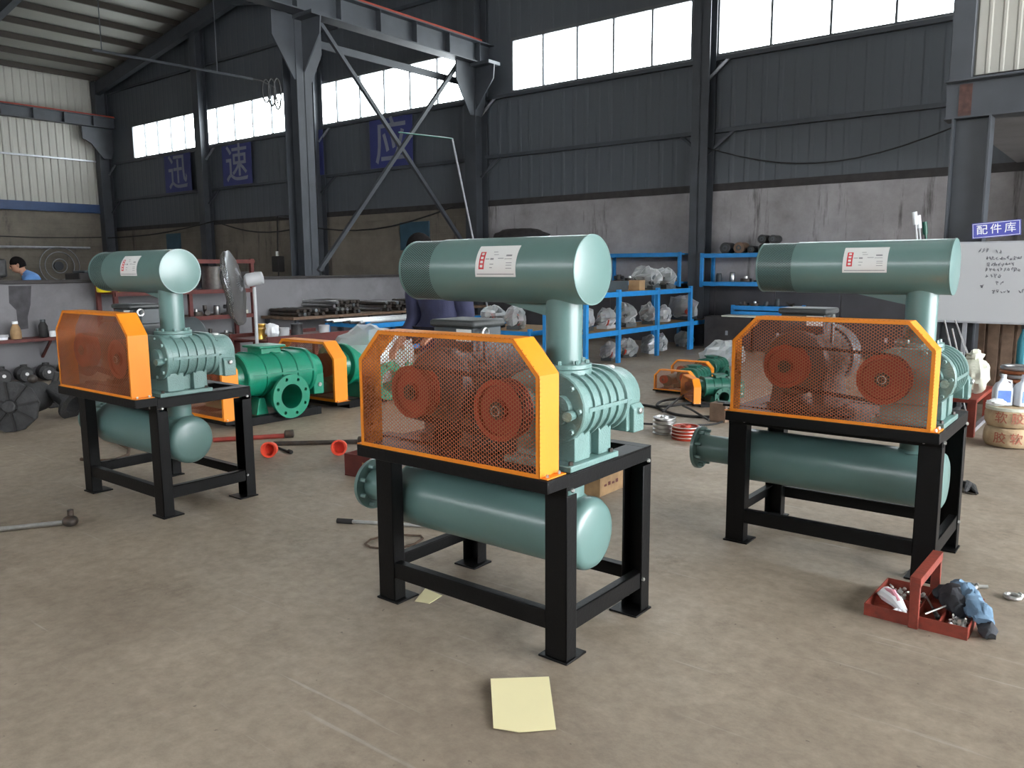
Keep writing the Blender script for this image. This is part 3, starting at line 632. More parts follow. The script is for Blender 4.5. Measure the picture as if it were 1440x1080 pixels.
    for (x0,x1,a,h) in ((.055,.075,19,1.4),(.08,.098,18,3.2),(.09,.112,32,1.2),(.095,.12,27,1.0),(.12,.15,20,1.2),(.16,.19,24,3),(.155,.192,19,1.0),(.165,.195,12,1.0),(.165,.195,8,1.0),(.165,.195,3,1.0),(.08,.10,10,1.2),(.08,.094,4,1.2)):
        patch(x0,x1,a,a+h,tr+.0016,M['printgrey'],'print_line',si)
    # ---- discharge silencer under the deck
    lz, lr = .4616, .1485
    ls = MB().turn([(.08,-.80),(.08,-.56),(lr-.03,-.555),(lr,-.535),(lr,.468)],(0,py,lz),(1,0,0),64).build('discharge_silencer', TE, R, smooth=40)
    MB().turn([(lr+.003,.466),(lr+.004,.474),(lr+.002,.492),(lr-.012,.512),(lr-.035,.522),(.02,.526)],(0,py,lz),(1,0,0),64).build('end_cap', TE, ls, smooth=50)
    fl_ = MB().ring((-.822,py,lz),(1,0,0),.128,.072,.02,40).build('outlet_flange', TE, ls)
    bolt_set(ls, [(-.802,py+.105*cos(pi/4*k+.39),lz+.105*sin(pi/4*k+.39)) for k in range(8)], (1,0,0), .011, .035, 'outlet_bolt', 'teal_cast')
    MB().turn([(.074,lz+.10),(.074,H-.03)],(.372,py,0),(0,0,1),32).turn([(.088,lz+.139),(.076,lz+.150)],(.372,py,0),(0,0,1),32).build('riser_pipe', TE, ls)
    return R
U = blower_unit('turquoise blower on black stand with yellow paper lying in front and small wooden box behind', (-2.211,2.789,0), 'turquoise blower units')
dup(U, 'turquoise blower on black stand nearest the dark iron castings and green pumps', (-5.259,2.794,0))
dup(U, 'turquoise blower on black stand with the red tool tray at its foot', (-1.244,4.545,0))
# ------------------------------------------------------------------ low green blowers on the floor
def cut_holes(a, cut, parent):      # real holes: a boolean that is applied here
    c = cut.build('cutter', None, parent, 0); md = a.modifiers.new('cut','BOOLEAN'); md.operation = 'DIFFERENCE'; md.object = c; md.solver = 'EXACT'
    for ob in (a, c):
        bm = bmesh.new(); bm.from_mesh(ob.data); bmesh.ops.recalc_face_normals(bm, faces=bm.faces); bm.to_mesh(ob.data); bm.free()
    bpy.context.view_layer.update(); dg = bpy.context.evaluated_depsgraph_get(); dg.update(); me = bpy.data.meshes.new_from_object(a.evaluated_get(dg))
    a.modifiers.clear(); me.name = a.data.name; a.data = me
    me.polygons.foreach_set('use_smooth', [True]*len(me.polygons)); me.set_sharp_from_angle(angle=radians(35))
    bpy.data.objects.remove(c); return a
def drilled_flange(o, ro, ri, h, holes, rh, name, m, parent):
    a = MB().ring(o,(1,0,0),ro,ri,h,48).build(name, m, parent); cut = MB()
    for r, t in holes: cut.cyl((o[0]-.02,o[1]+r*cos(t),o[2]+r*sin(t)),(o[0]+h+.02,o[1]+r*cos(t),o[2]+r*sin(t)),rh,12)
    return cut_holes(a, cut, parent)
def low_blower(label, loc, scale, group, bodymat, guard_h=.70, gw=1.1):
    R = thing('floor_blower', label, 'blower', loc, 0, group, scale); m = M[bodymat]
    MB().box(-gw+.35,.30,-.52,-.46,0,.08).box(-gw+.35,.30,.36,.42,0,.08).box(-gw+.35,-gw+.43,-.46,.36,0,.08).box(.22,.30,-.46,.36,0,.08).box(-gw+.35,.32,-.70,-.52,.05,.085).build('base_frame', M['black'], R, bevel=.004)
    cx, cz, hs, r = -.02, .45, .10, .21
    def sr(y, rr): return [(x,y,z) for x,z in stadium(cx,cz,hs,rr,14)]
    b = MB().rings([sr(-.38,r),sr(.34,r)]).build('blower_casing', m, R)
    bore = lambda: MB().cyl((cx-.10,-.02,.25),(cx+.5,-.02,.25),.119,28)
    cut_holes(b, bore(), R)
    MB().rings([sr(-.42,r+.008),sr(-.41,r+.018),sr(-.375,r+.018),sr(-.365,r)]).build('drive_end_plate', m, b)
    MB().rings([sr(.33,r),sr(.34,r+.018),sr(.375,r+.018),sr(.38,r+.008)]).build('gear_end_plate', m, b)
    for y in (-.2,-.02,.16):
        rib = MB().rings([sr(y-.014,r-.001),sr(y-.01,r+.014),sr(y+.01,r+.014),sr(y+.014,r-.001)],y==-.02,y==-.02).build('rib', m, b)
        if y == -.02: cut_holes(rib, bore(), b)
    MB().box(cx+hs+r-.01,cx+hs+r+.012,-.38,.34,cz+.01,cz+.03).build('split_rib', m, b)
    MB().rings([sr(.38,r-.04),sr(.50,r-.05),sr(.53,r-.08)]).box(cx+.05,cx+hs+r-.05,.38,.51,.20,.42).build('gear_cover', m, b, bevel=.008)
    MB().turn([(.022,0),(.022,.015)],(cx+hs+r-.05,.45,.30),(1,0,0),12).build('oil_sight_glass', M['steel'], b)
    MB().rings([sr(-.42,r-.06),sr(-.50,r-.09)]).build('drive_cover', m, b)
    MB().box(cx-.12,cx+.12,-.13,.10,cz+r-.02,cz+r+.05).box(cx-.15,cx+.15,-.17,.14,cz+r+.05,cz+r+.075).build('top_port', m, b, bevel=.008)
    # discharge elbow with a big flange facing the aisle
    MB().turn([(.16,-.20),(.15,-.10),(.135,.10),(.13,.297),(.121,.297),(.117,.20),(.117,-.17)],(cx+.10,-.02,.25),(1,0,0),28).build('discharge_elbow', m, b)
    drilled_flange((cx+.395,-.02,.25), .215, .121, .035, [(.175,pi/4*k+.3) for k in range(8)], .017, 'discharge_flange', m, b)
    MB().prism([(-.30,.08),(-.16,.08),(-.20,.24),(-.26,.24)],'x',cx-.2,cx+.24).build('foot', m, b, bevel=.006)
    MB().prism([(.16,.08),(.30,.08),(.26,.24),(.20,.24)],'x',cx-.2,cx+.24).build('foot', m, b, bevel=.006)
    g = guard(R, -gw+.38, .28, .085, guard_h, .16, .16, .17, -.69, .17, .032, .023, .004, True, .028)
    pulley(R, (-.02,-.63,.45), .13, .08, 'drive_pulley')
    if gw < .8: return R
    pulley(R, (-gw+.62,-.63,.36), .11, .08, 'motor_pulley')
    MB().turn([(.15,-.42),(.16,-.40),(.16,.25),(.12,.30)],(-gw+.62,0,.30),(0,1,0),28).box(-gw+.48,-gw+.76,-.3,.2,.08,.2).build('motor', m, R)
    return R
P1 = low_blower('large green blower with a drilled flange facing the aisle, uncovered beside the left turquoise blower', (-7.20,4.98,0), 1.04, 'green floor blowers', 'green', .72, 1.15)
dup(P1, 'large green blower behind another, its casing draped in clear plastic', (-7.21,6.35,0), 0, 1.04)
S1 = low_blower('small dark green blower with an orange mesh guard standing beside the looped black hose', (-4.32,9.14,0), .46, 'small floor blowers', 'dkgreen', .64, 1.25)
dup(S1, 'small dark green blower with its guard just behind another small one', (-4.48,10.0,0), 0, .50)
fp = G(1012,558,.12); dup(S1, 'small dark green blower turned so its round flange faces the wooden block', (fp.x-.07,fp.y+.155,0), -.85, .48)

# ------------------------------------------------------------------ crumpled plastic bags
def crumple(c, r, seed, n=26, m=16, amp=.22, spike=0, flat=True):
    mb = MB(); mb.ball((0,0,0), 1, n, m); rnd = random.Random(seed); off = Vector((rnd.random()*50,)*3); vs = []
    for p in mb.v:
        v = Vector(p); k = 1 + amp*noise.noise(v*1.7+off) + amp*.7*noise.noise(v*4.1+off) + amp*.35*noise.noise(v*9+off)
        z = v.z*k
        if spike and v.z > .55: z += spike*(v.z-.55)*(1+noise.noise(v*5+off))
        q = Vector((v.x*k*r[0], v.y*k*r[1], z*r[2])); vs.append((c[0]+q.x, c[1]+q.y, max(c[2]+q.z, c[2]-r[2]*.98)))
    mb.v = vs; return mb
b = crumple((-7.21,6.42,.50), (.42,.55,.36), 3, 20, 12, .20); tag(b.build('plastic_cover', M['film'], smooth=25), 'clear plastic sheet draped over the rear green blower', 'plastic sheet')

def wrapped_pump(label, loc, rz, group, seed, s=1, body='motor', stripe=True):
    R = thing('wrapped_pump', label, 'pump', loc, rz, group, s)
    MB().turn([(.09,-.20),(.10,-.18),(.10,.14),(.08,.17)],(0,0,.14),(0,1,0),16).box(-.10,.10,-.2,.14,0,.06).box(-.06,.06,-.06,.06,.22,.27).build('pump_body', M[body], R)
    MB().turn([(.115,-.17),(.115,-.13)],(0,0,.14),(0,1,0),16).build('pump_flange', M['ironred' if stripe else 'motdark'], R)
    crumple((0,-.02,.165),(.155,.25,.165),seed,13,9,.34,.30).build('plastic_bag', M['film'], R, smooth=0)
    return R

# ------------------------------------------------------------------ blue racks
def rack(label, x0, x1, ys, shelves, top, name='shelf_rack', m='blue', board='wood', group=None):
    R = thing(name, label, 'rack', (0,0,0), 0, group)
    for y in ys:
        for x in (x0, x1): MB().box(x-.03,x+.03,y-.035,y+.035,0,top+.04).build('post', M[m], R, bevel=.004)
    for z in shelves:
        MB().box(x0+.0,x1,ys[0],ys[-1],z-.02,z).build('shelf_board', M[board], R)
        for x in (x0,x1):
            s = 1 if x == x1 else -1
            for a, c in zip(ys[:-1], ys[1:]): MB().box(x-.012+.012*s,x+.012+.012*s,a+.036,c-.036,z-.075,z+.005).build('shelf_beam', M[m], R, bevel=.003)
        for y in (ys[0], ys[-1]): MB().box(x0+.03,x1-.03,y-.012,y+.012,z-.07,z-.005).build('end_beam', M[m], R)
    return R
rack('bright blue two-tier rack of wrapped pumps ending near the back wall', -7.42, -6.66, [10.26,11.22,12.53,13.80], [.53,1.14], 1.14)
rack('low blue rack filling the corner between tall blue rack and back wall', -7.42, -6.68, [13.92,14.88], [.52], .52, m='dblue')
rack('blue rack end with red-striped wrapped pumps, behind the central blower', -9.3, -7.75, [10.3,11.6], [.52], .52)
R3 = rack('low blue rack loaded with loose steel bars beside the partition wall', -11.25, -10.2, [9.05,10.6,12.1], [.20,.62], .62, board='dsteel')
GP = 'plastic-wrapped pumps on the blue racks'
rp = random.Random(5)
def wp(x, y, z, rz, s, lab, seed, body='motor', st=True): wrapped_pump(lab, (x,y,z), rz, GP, seed, s, body, st)
wp(-7.0,10.75,.535,.2,1.0,'plastic-wrapped pump with red flange on the middle shelf next to the central blower pipe',11)
wp(-7.0,11.95,.535,1.2,1.1,'dark plastic-wrapped pump alone on the middle shelf of the tall blue rack',12,'motdark',False)
wp(-7.0,12.80,.535,.5,1.0,'plastic-wrapped pump on the middle shelf bay closest to the back wall',13)
wp(-7.02,11.52,0,.3,.88,'plastic-wrapped pump on the floor under the rack, dark one near first post',14,'motdark')
wp(-6.98,12.08,0,-.3,.9,'tall clear plastic bag around a pump standing on the floor beside the rack post',15,'motor')
wp(-7.0,12.86,0,1.0,.88,'white-wrapped pump on the floor under the rack bay closest to the back wall',16,'greyplastic',False)
wp(-7.05,13.42,0,.2,.88,'white-wrapped pump on the floor beside the rear post of the rack',17,'greyplastic',False)
wp(-7.02,14.20,.53,1.4,1.25,'large wrapped pump with orange belly on the low corner rack',18)
wp(-7.02,14.3,0,1.5,.85,'dark wrapped pump on the floor inside the low corner rack',19,'motdark',False)
wp(-7.0,12.72,1.145,1.45,1.15,'silver plastic-wrapped pump on the top shelf of the tall blue rack',20,'motdark',False)
wp(-6.98,13.32,1.145,1.2,1.1,'loose silver plastic bundle on the rear end of the top rack shelf',21,'motdark',False)
wp(-7.05,10.7,1.145,.2,.85,'small white-wrapped bundle on the front end of the top rack shelf',22,'greyplastic',False)
for i, (x,y,sd) in enumerate(((-8.75,10.62,31),(-8.28,10.62,32),(-7.98,11.2,33))):
    wp(x,y,.525,.4*i,[1.1,1.1,.8][i],['red-striped wrapped pump on the blue rack end beside the navy worker','red-striped wrapped pump second along the blue rack end','smaller wrapped pump on the blue rack end behind the silencer gusset'][i],sd)
wp(-7.0,11.42,.535,.1,.95,'plastic-wrapped pump beside the first rack post on the middle shelf',23,'greyplastic',True)
wp(-7.0,13.46,.535,.3,.85,'white-wrapped pump on the middle shelf against the rear post',24,'greyplastic',False)
wp(-7.05,10.65,0,.3,.85,'dark wrapped pump on the floor under the front rack bay',25,'motdark',False)
def boxed(name, label, c, h, rz, m, cat='box', group=None):
    o = thing(name, label, cat, c, rz, group)
    MB().box(-h[0],h[0],-h[1],h[1],0,h[2]).build('carton', M[m], o, bevel=.004)
    MB().box(-h[0]-.002,h[0]+.002,-.03,.03,h[2]-.002,h[2]+.002).build('lid_seam', M['oldwood'], o)
    return o
boxed('carton','small brown carton on the top shelf between wrapped bundles',(-6.86,12.15,1.145),(.10,.12,.17),.1,'cardboard')
boxed('crate','dark open crate on the top rack shelf beside the silencer end',(-6.92,11.35,1.145),(.18,.30,.17),0,'motdark')
o = thing('wrapped_casting','dark casting under a heap of clear plastic film near the back wall','casting',(0,0,0))
crumple((-5.2,12.0,.16),(.30,.42,.20),41,14,9,.35).build('plastic_film', M['film'], o, smooth=0)
MB().turn([(.02,-.25),(.11,-.2),(.12,0),(.11,.2),(.02,.24)],(-5.2,12.0,.125),(.6,1,0),16).build('casting_body', M['motdark'], o)

# bars on the low blue rack
rb = random.Random(9)
for i in range(16):
    y0 = 9.0+rb.uniform(-.15,.25); x = -11.165+.058*i; L_ = rb.uniform(1.8,3.0); z = .645+.0*(i%3)
    m = ['dsteel','steel','dsteel','galv'][i%4]
    o = (MB().cyl((x,y0,z),(x,y0+L_,z),.024,8) if i%2 else MB().bar((x,y0,z-.005),(x,y0+L_,z-.005),.05,.03)).build('steel_bar', M[m]); tag(o,'loose steel bar lying on the low blue rack','bar','loose bars on the low blue rack')
# bar stock on a plank shelf along the partition wall
sh = thing('bar_shelf','long dark plank shelf of bar stock along the low partition wall','shelf',(0,0,0))
MB().box(-12.55,-11.6,8.6,13.9,.66,.71).build('plank', M['oldwood'], sh, bevel=.005)
for y in (8.7,10.4,12.1,13.8):
    for x in (-12.5,-11.65): MB().box(x-.03,x+.03,y-.03,y+.03,0,.66).build('leg', M['steelcolL'], sh)
k = 0
for y0, ny, nz, ln, m in ((9.55,9,4,1.15,'dsteel'),(10.75,9,3,.9,'dsteel'),(11.9,10,3,1.1,'dsteel'),(8.75,9,2,.8,'dsteel')):
    for i in range(ny):
        for j in range(nz):
            if rb.random() < .12: continue
            r = .033; y = y0+i*.072+(.03 if j%2 else 0); x1 = -11.62+rb.uniform(-.12,.04)
            o = MB().cyl((x1-ln,y,.712+r+j*.062),(x1,y,.712+r+j*.062),r,9).build('round_bar', M['steel' if rb.random()<.14 else m]); tag(o,'round steel bar in the stacks on the plank shelf','bar','bar stock on the plank shelf')

# ------------------------------------------------------------------ wall shelves and desk at the back
def wshelf(label, x0, x1, z0, z1, m='dblue'):
    R = thing('wall_shelf', label, 'shelf', (0,0,0))
    MB().box(x0,x1,14.45,14.98,z1-.03,z1).build('shelf_board', M[m], R); MB().box(x0,x1,14.45,14.98,z0-.03,z0).build('shelf_board', M[m], R)
    for z in (z0,z1): MB().box(x0,x1,14.42,14.45,z-.07,z+.01).build('front_rail', M[m], R, bevel=.004)
    for x in (x0,x1):
        MB().box(x-.03,x+.03,14.42,14.47,z0-.09,z1+.02).build('post', M[m], R, bevel=.004); MB().box(x-.03,x+.03,14.93,14.99,z0-.09,z1+.02).build('post', M[m], R, bevel=.004)
    return R
wshelf('blue two-deck wall shelf with round black rolls on top',-6.75,-4.0,1.24,1.77)
wshelf('blue wall shelf above the rear end of the tall rack',-9.0,-7.22,1.24,1.80)
wshelf('short low blue shelf under the longer wall shelf',-6.10,-4.95,.70,.80)
for i,(x,z,r,mm) in enumerate(((-6.30,1.77,.105,'cast'),(-6.03,1.77,.105,'oldwood'),(-5.80,1.77,.07,'cast'),(-5.58,1.77,.085,'cast'),(-5.40,1.77,.085,'cast'),(-5.60,1.945,.080,'cast'),(-5.40,1.945,.075,'cast'))):
    o = thing('cable_roll',['thick black roll at the end of the wall shelf top','brown roll on the wall shelf top','thin black roll in the middle of the wall shelf top','black roll at the bottom of the pile on the wall shelf','black roll bottom of the pile nearer the right silencer','black roll stacked on top of the pile on the wall shelf','black roll stacked on the pile nearer the right silencer'][i],'roll',(x,14.6,z+r),0,'rolls on the blue wall shelf')
    MB().turn([(r*.9,-.15),(r,-.14),(r,.14),(r*.9,.15)],(0,0,0),(0,1,0),20).build('roll_body', M[mm], o); MB().ring((0,-.155,0),(0,1,0),r*.5,r*.25,.01,16).build('core_ring', M['motdark'], o)
kinds = ['tin_can','casting','jar','fitting','gear_blank']
rs = random.Random(21)
KN = dict(tin_can='small round tin can',casting='rusty flanged casting',jar='small lidded jar',fitting='dark bent pipe fitting',gear_blank='flat round gear blank')
def small_item(x, y, z, kind, group, lab, sc=1):
    o = thing(kind, lab, kind.split('_')[-1], (x,y,z), rs.uniform(0,3), group, sc); h = rs.uniform(.10,.22)
    if kind in ('tin_can','jar'):
        MB().turn([(.05,0),(.052,.004),(.052,h*.8),(.045,h*.85)],(0,0,0),(0,0,1),14).build('body', M[rs.choice(['greyplastic','steel','motdark'])], o); MB().turn([(.046,h*.85),(.046,h*.92),(.04,h*.93)],(0,0,0),(0,0,1),14).build('lid', M['motdark'], o)
    elif kind == 'casting':
        MB().turn([(.11,0),(.11,.03),(.06,.04),(.05,h)],(0,0,0),(0,0,1),14).build('flange', M['dsteel'], o); MB().turn([(.035,-.1),(.035,.1)],(0,0,h*.6),(1,0,0),10).build('spigot', M['cast'], o)
    elif kind == 'fitting':
        MB().tube([(-.1,0,.04),(0,0,.045),(.05,0,.08),(.06,0,h)],.03,8).build('elbow', M['dsteel'], o); MB().ring((-.11,0,.045),(1,0,0),.045,.03,.02,12).build('collar', M['dsteel'], o)
    else:
        MB().turn([(.03,0),(.10,0),(.105,.01),(.105,.06),(.10,.07),(.03,.07)],(0,0,0),(0,0,1),16).build('disc', M['dsteel'], o); MB().turn([(.035,.07),(.035,.11)],(0,0,0),(0,0,1),12).build('boss', M['steel'], o)
for i in range(9): small_item(-6.5+i*.27, 14.68, 1.24, kinds[(i*2)%5], 'parts on the lower deck of the blue wall shelf', KN[kinds[(i*2)%5]]+' on the lower deck of the blue wall shelf')
for i in range(6): small_item(-8.7+i*.26, 14.65, 1.24, kinds[(i*3+1)%5], 'parts on the wall shelf behind the tall rack', KN[kinds[(i*3+1)%5]]+' on the blue shelf behind the tall rack')
for i in range(5): small_item(-5.96+i*.215, 14.62, .80, kinds[(i*3+1)%5], 'parts on the short low shelf', KN[kinds[(i*3+1)%5]]+' on the short low blue shelf', .78)
dk = thing('work_desk','dark desk with a thin pale top against the back wall','desk',(0,0,0))
MB().box(-6.15,-3.2,14.05,14.40,.62,.645).build('desk_top', M['cream'], dk); 
for x in (-6.05,-5.1,-4.2,-3.3): MB().box(x-.45,x+.45,14.08,14.38,.02,.62).build('cupboard', M['tarp'], dk, bevel=.01); MB().box(x-.02,x+.02,14.06,14.08,.28,.36).build('handle', M['galv'], dk)
o = thing('tarp_bundle','dark tarpaulin bundle on top of the rack behind the silencer','bundle',(0,0,0))
wshelf('blue wall shelf carrying a tarpaulin bundle behind the central silencer',-12.2,-9.6,1.5,2.1)
crumple((-11.35,14.68,2.27),(.78,.2,.15),77,30,14,.15).build('folded_tarp', M['tarp'], o, smooth=30); MB().cyl((-12.05,14.6,2.145),(-10.6,14.6,2.145),.03,8).build('tie_pole', M['galv'], o)
# tall pale pole with a cross pipe by the middle column
o = thing('lamp_pole','thin pale pole leaning near the steel column with a green cross pipe','pole',(0,0,0))
pa = PX(660,335,-11.9); pb_ = PX(636,195,-11.9); pc = PX(560,186,-11.9)
MB().cyl((-11.4,pa.y+.2,0),pb_,.022,8).build('pole', M['galv'], o); MB().cyl(pb_,pc,.014,8).build('cross_pipe', M['dkgreen'], o)
# ------------------------------------------------------------------ things on the floor
def poly_sheet(name, pts, z, m, label, cat, curl=0):
    c = Vector((sum(p[0] for p in pts)/len(pts), sum(p[1] for p in pts)/len(pts))); n = len(pts); mb = MB()
    K = 6; rings_ = []
    for k in range(K, 0, -1): rings_.append([(c.x+(p[0]-c.x)*k/K, c.y+(p[1]-c.y)*k/K, z+curl*((k/K)**4)*(1 if i in (0,1) else .25)) for i, p in enumerate(pts)])
    top = rings_; bot = [[(x,y,zz-.0012) for x,y,zz in r] for r in rings_][::-1]
    mb.rings(bot+top, True, True)
    o = mb.build(name, M[m], smooth=60); tag(o, label, cat); return o
pp = []
for a, b in (((690,962),(772,959)),((772,959),(782,1029)),((782,1029),(730,1033)),((730,1033),(694,1027)),((694,1027),(690,962))):
    for t in (0,.5): pp.append(tuple(G(a[0]+(b[0]-a[0])*t, a[1]+(b[1]-a[1])*t).xy))
pp = pp[::-1]
cc = Vector((sum(p[0] for p in pp)/10, sum(p[1] for p in pp)/10))
ps = MB(); K = 7
def pz(p, k):
    d = (Vector(p)-cc); back = d.dot(_H.xy)/.12
    return .003 + .012*max(0,(k/K))**5*(1.6 if back > .4 else .5)
tr_ = [[(cc.x+(p[0]-cc.x)*k/K, cc.y+(p[1]-cc.y)*k/K, pz(p,k)) for p in pp] for k in range(1,K+1)]
bt_ = [[(x,y,z-.0015) for x,y,z in r] for r in tr_[::-1]]
o = ps.rings(bt_+tr_).build('paper_sheet', M['yellowpaper'], smooth=60); tag(o,'square sheet of pale yellow paper lying open on the concrete','paper')
o = MB().prism([tuple(G(*q).xy) for q in ((583,846),(604,849),(622,838),(598,828))],'z',0.0005,.0025).build('paper_sheet', M['yellowpaper']); tag(o,'scrap of yellow paper under the central blower stand','paper')

# red tool tray
tr = thing('tool_tray','red steel tool tray with a carrying handle and divided bins','toolbox',(-.67,3.83,0),-.02)
hx, hy, hh, t = .205, .19, .055, .004
MB().box(-hx,hx,-hy,hy,.0,.005).build('tray_bottom', M['toolred'], tr)
for nm, bx in (('tray_wall',(-hx,hx,-hy,-hy+t,.005,hh)),('tray_wall',(-hx,hx,hy-t,hy,.005,hh)),('tray_wall',(-hx,-hx+t,-hy+t,hy-t,.005,hh)),('tray_wall',(hx-t,hx,-hy+t,hy-t,.005,hh)),
               ('divider',(-.006,-.002,-hy+t,hy-t,.005,hh-.006)),('divider',(-hx+t,-.006,-.02,-.016,.005,hh-.01)),('divider',(.09,.094,-hy+t,hy-t,.005,hh-.008)),('divider',(-.002,.09,.02,.024,.005,hh-.01))):
    MB().box(*bx).build(nm, M['toolred'], tr)
MB().box(-.02,.02,-hy-.018,-hy,0,.225).build('handle_post', M['toolred'], tr, bevel=.003)
MB().box(-.02,.02,hy,hy+.018,0,.225).build('handle_post', M['toolred'], tr, bevel=.003)
MB().box(-.022,.022,-hy-.02,hy+.02,.225,.23).box(-.022,-.018,-hy-.02,hy+.02,.19,.23).box(.018,.022,-hy-.02,hy+.02,.19,.23).build('handle_bar', M['toolred'], tr, bevel=.002)
T0 = Vector((-.67,3.83,0))
rn = random.Random(4); nb = MB()
for cxx, cyy, sx, sy, n in ((-.10,.09,.08,.07,60),(.15,-.10,.030,.06,55)):
    for i in range(n):
        x, y = T0.x+cxx+rn.uniform(-sx,sx), T0.y+cyy+rn.uniform(-sy,sy); z = .015+rn.random()*.02
        nb.turn([(.009,0),(.009,.007)],(x,y,z),(rn.uniform(-1,1),rn.uniform(-1,1),1),6)
o = nb.build('loose_nuts', M['zinc'], smooth=0); tag(o,'small steel nuts and washers filling the tool tray bins','nuts',kind='stuff')
def in_bin(mb):      # the glove lies inside the left bins: over the low cross divider, clear of bottom and walls
    out = []
    for x, y, z in mb.v:
        lx = min(max(x-T0.x, -.194), -.014); ly = max(y-T0.y, -.178); z = max(z, .0075, hh-.002-1.3*max(0, abs(ly+.018)-.014))
        out.append((T0.x+lx, T0.y+ly, z))
    mb.v = out; return mb
def over_tray(x, y):  # height the draped cloth must clear at a point: bottom, dividers and walls of the tray
    lx, ly = x-T0.x, y-T0.y; top = .004
    if abs(lx) < hx and abs(ly) < hy: top = .0075
    if abs(ly) < hy+.01: top = max(top, hh+.004-1.6*max(0, abs(lx-(hx-.002))-.008), hh-.002-1.6*max(0, abs(lx-.092)-.008) if lx < hx else 0)
    if lx < hx+.01: top = max(top, hh+.004-1.6*max(0, abs(ly-(hy-.002))-.008), (hh-.004-1.6*max(0, abs(ly-.022)-.008)) if -.002 < lx < .09 else 0)
    return top
g = thing('glove_bundle','crumpled white and pink glove in the tool tray','glove',(0,0,0)); c = T0+Vector((-.13,-.07,0))
in_bin(MB().tube([c+Vector((-.05,.06,.03)),c+Vector((-.02,.03,.062)),c+Vector((.03,-.01,.055)),c+Vector((.07,-.045,.03))],[.03,.036,.03,.017],10)).build('glove_palm', M['signwhite'], g)
MB().tube([c+Vector((-.035,.03,.085)),c+Vector((.01,.005,.088)),c+Vector((.045,-.03,.066))],[.008,.014,.008],8).build('pink_stripe', mat('pink_cloth',(.70,.30,.36),.8), g)
for k in range(3): in_bin(MB().tube([c+Vector((.05,-.03,.03)),c+Vector((.075-.02*k,-.055-.01*k,.03)),c+Vector((.09-.035*k,-.075-.005*k,.015))],[.011,.010,.007],8)).build('finger', M['signwhite'], g)
def driver(label, p, q, group='tools in the tray'):
    o = thing('screwdriver', label, 'screwdriver', (0,0,0), 0, group); p, q = T0+Vector(p), T0+Vector(q)
    MB().cyl(p, q, .004, 8).build('shank', M['steel'], o); MB().lathe([(.006,0),(.011,.1),(.010,.6),(.012,.9),(.004,1)], q, q+(q-p).normalized()*.07, 10).build('handle', M['rubber'], o)
driver('steel screwdriver lying across the front bin of the tool tray',(.03,-.15,.056),(.10,-.03,.074))
driver('steel screwdriver lying across the rear bin of the tool tray',(-.005,.05,.06),(.045,-.05,.045))
rag = thing('work_gloves','faded blue and black work cloth draped over the end of the tool tray','cloth',(0,0,0))
def cloth_tube(pts, r, seed, m, nm):
    fp_ = []; fr_ = []
    for i in range(len(pts)-1):
        for k in range(6): t = k/6; fp_.append(pts[i].lerp(pts[i+1],t)); fr_.append(r[i]+(r[i+1]-r[i])*t)
    fp_.append(pts[-1]); fr_.append(r[-1])
    mb = MB().tube(fp_, fr_, 22); off = Vector((seed*7.1,)*3); mb.v = [tuple(Vector(p)+Vector((noise.noise(Vector(p)*26+off),noise.noise(Vector(p)*26-off),noise.noise(Vector(p)*24+off*2)))*.022+Vector((noise.noise(Vector(p)*60+off),noise.noise(Vector(p)*60-off),noise.noise(Vector(p)*55)))*.008) for p in mb.v]
    mb.v = [(x,y,max(z,over_tray(x,y))) for x,y,z in mb.v]; return mb.build(nm, M[m], rag, smooth=50)
cloth_tube([T0+Vector(p) for p in ((.09,.20,.07),(.13,.12,.09),(.17,.04,.085),(.215,-.03,.07),(.245,-.09,.035))],[.035,.05,.05,.045,.04],1,'denim','cloth_sleeve')
cloth_tube([T0+Vector(p) for p in ((.05,.11,.06),(.09,.07,.085),(.12,.0,.075),(.15,-.04,.055))],[.03,.045,.05,.035],2,'greyrag','cloth_fold')
cloth_tube([T0+Vector(p) for p in ((.235,-.06,.03),(.265,-.11,.022),(.285,-.135,.014))],[.035,.042,.02],3,'greyrag','cloth_cuff')
def eyebolt(label, p, rz):
    o = thing('eye_bolt', label, 'bolt', (p.x,p.y,.012), rz, 'eye bolts on the floor')
    MB().tube([(.030*cos(2*pi*i/18),.030*sin(2*pi*i/18),0) for i in range(18)],.010,10,closed=True).build('ring', M['zinc'], o)
    MB().cyl((.038,0,0),(.085,0,0),.009,10).cyl((.036,0,0),(.044,0,0),.016,12).build('shank', M['zinc'], o)
eyebolt('steel eye bolt on the floor just behind the blue cloth', G(1362,827), .5); eyebolt('steel eye bolt lying alone on the floor away from the tray', G(1424,842), .8)
o = thing('hand_tool','black pair of pliers with a bent rod on the floor behind the right blower','pliers',(0,0,0)); p = G(1366,690)
MB().tube([p+Vector((-.05,.14,.02)),p+Vector((0,.02,.02)),p+Vector((.05,-.10,.012))],[.018,.03,.008],8).tube([p+Vector((-.09,.10,.02)),p+Vector((-.02,.02,.03)),p+Vector((-.02,-.11,.012))],[.02,.03,.008],8).build('jaw', M['cast'], o); MB().tube([p+Vector((-.10,-.10,.01)),p+Vector((.02,-.13,.01)),p+Vector((.05,-.12,.01))],.006,6).build('rod', M['dsteel'], o)

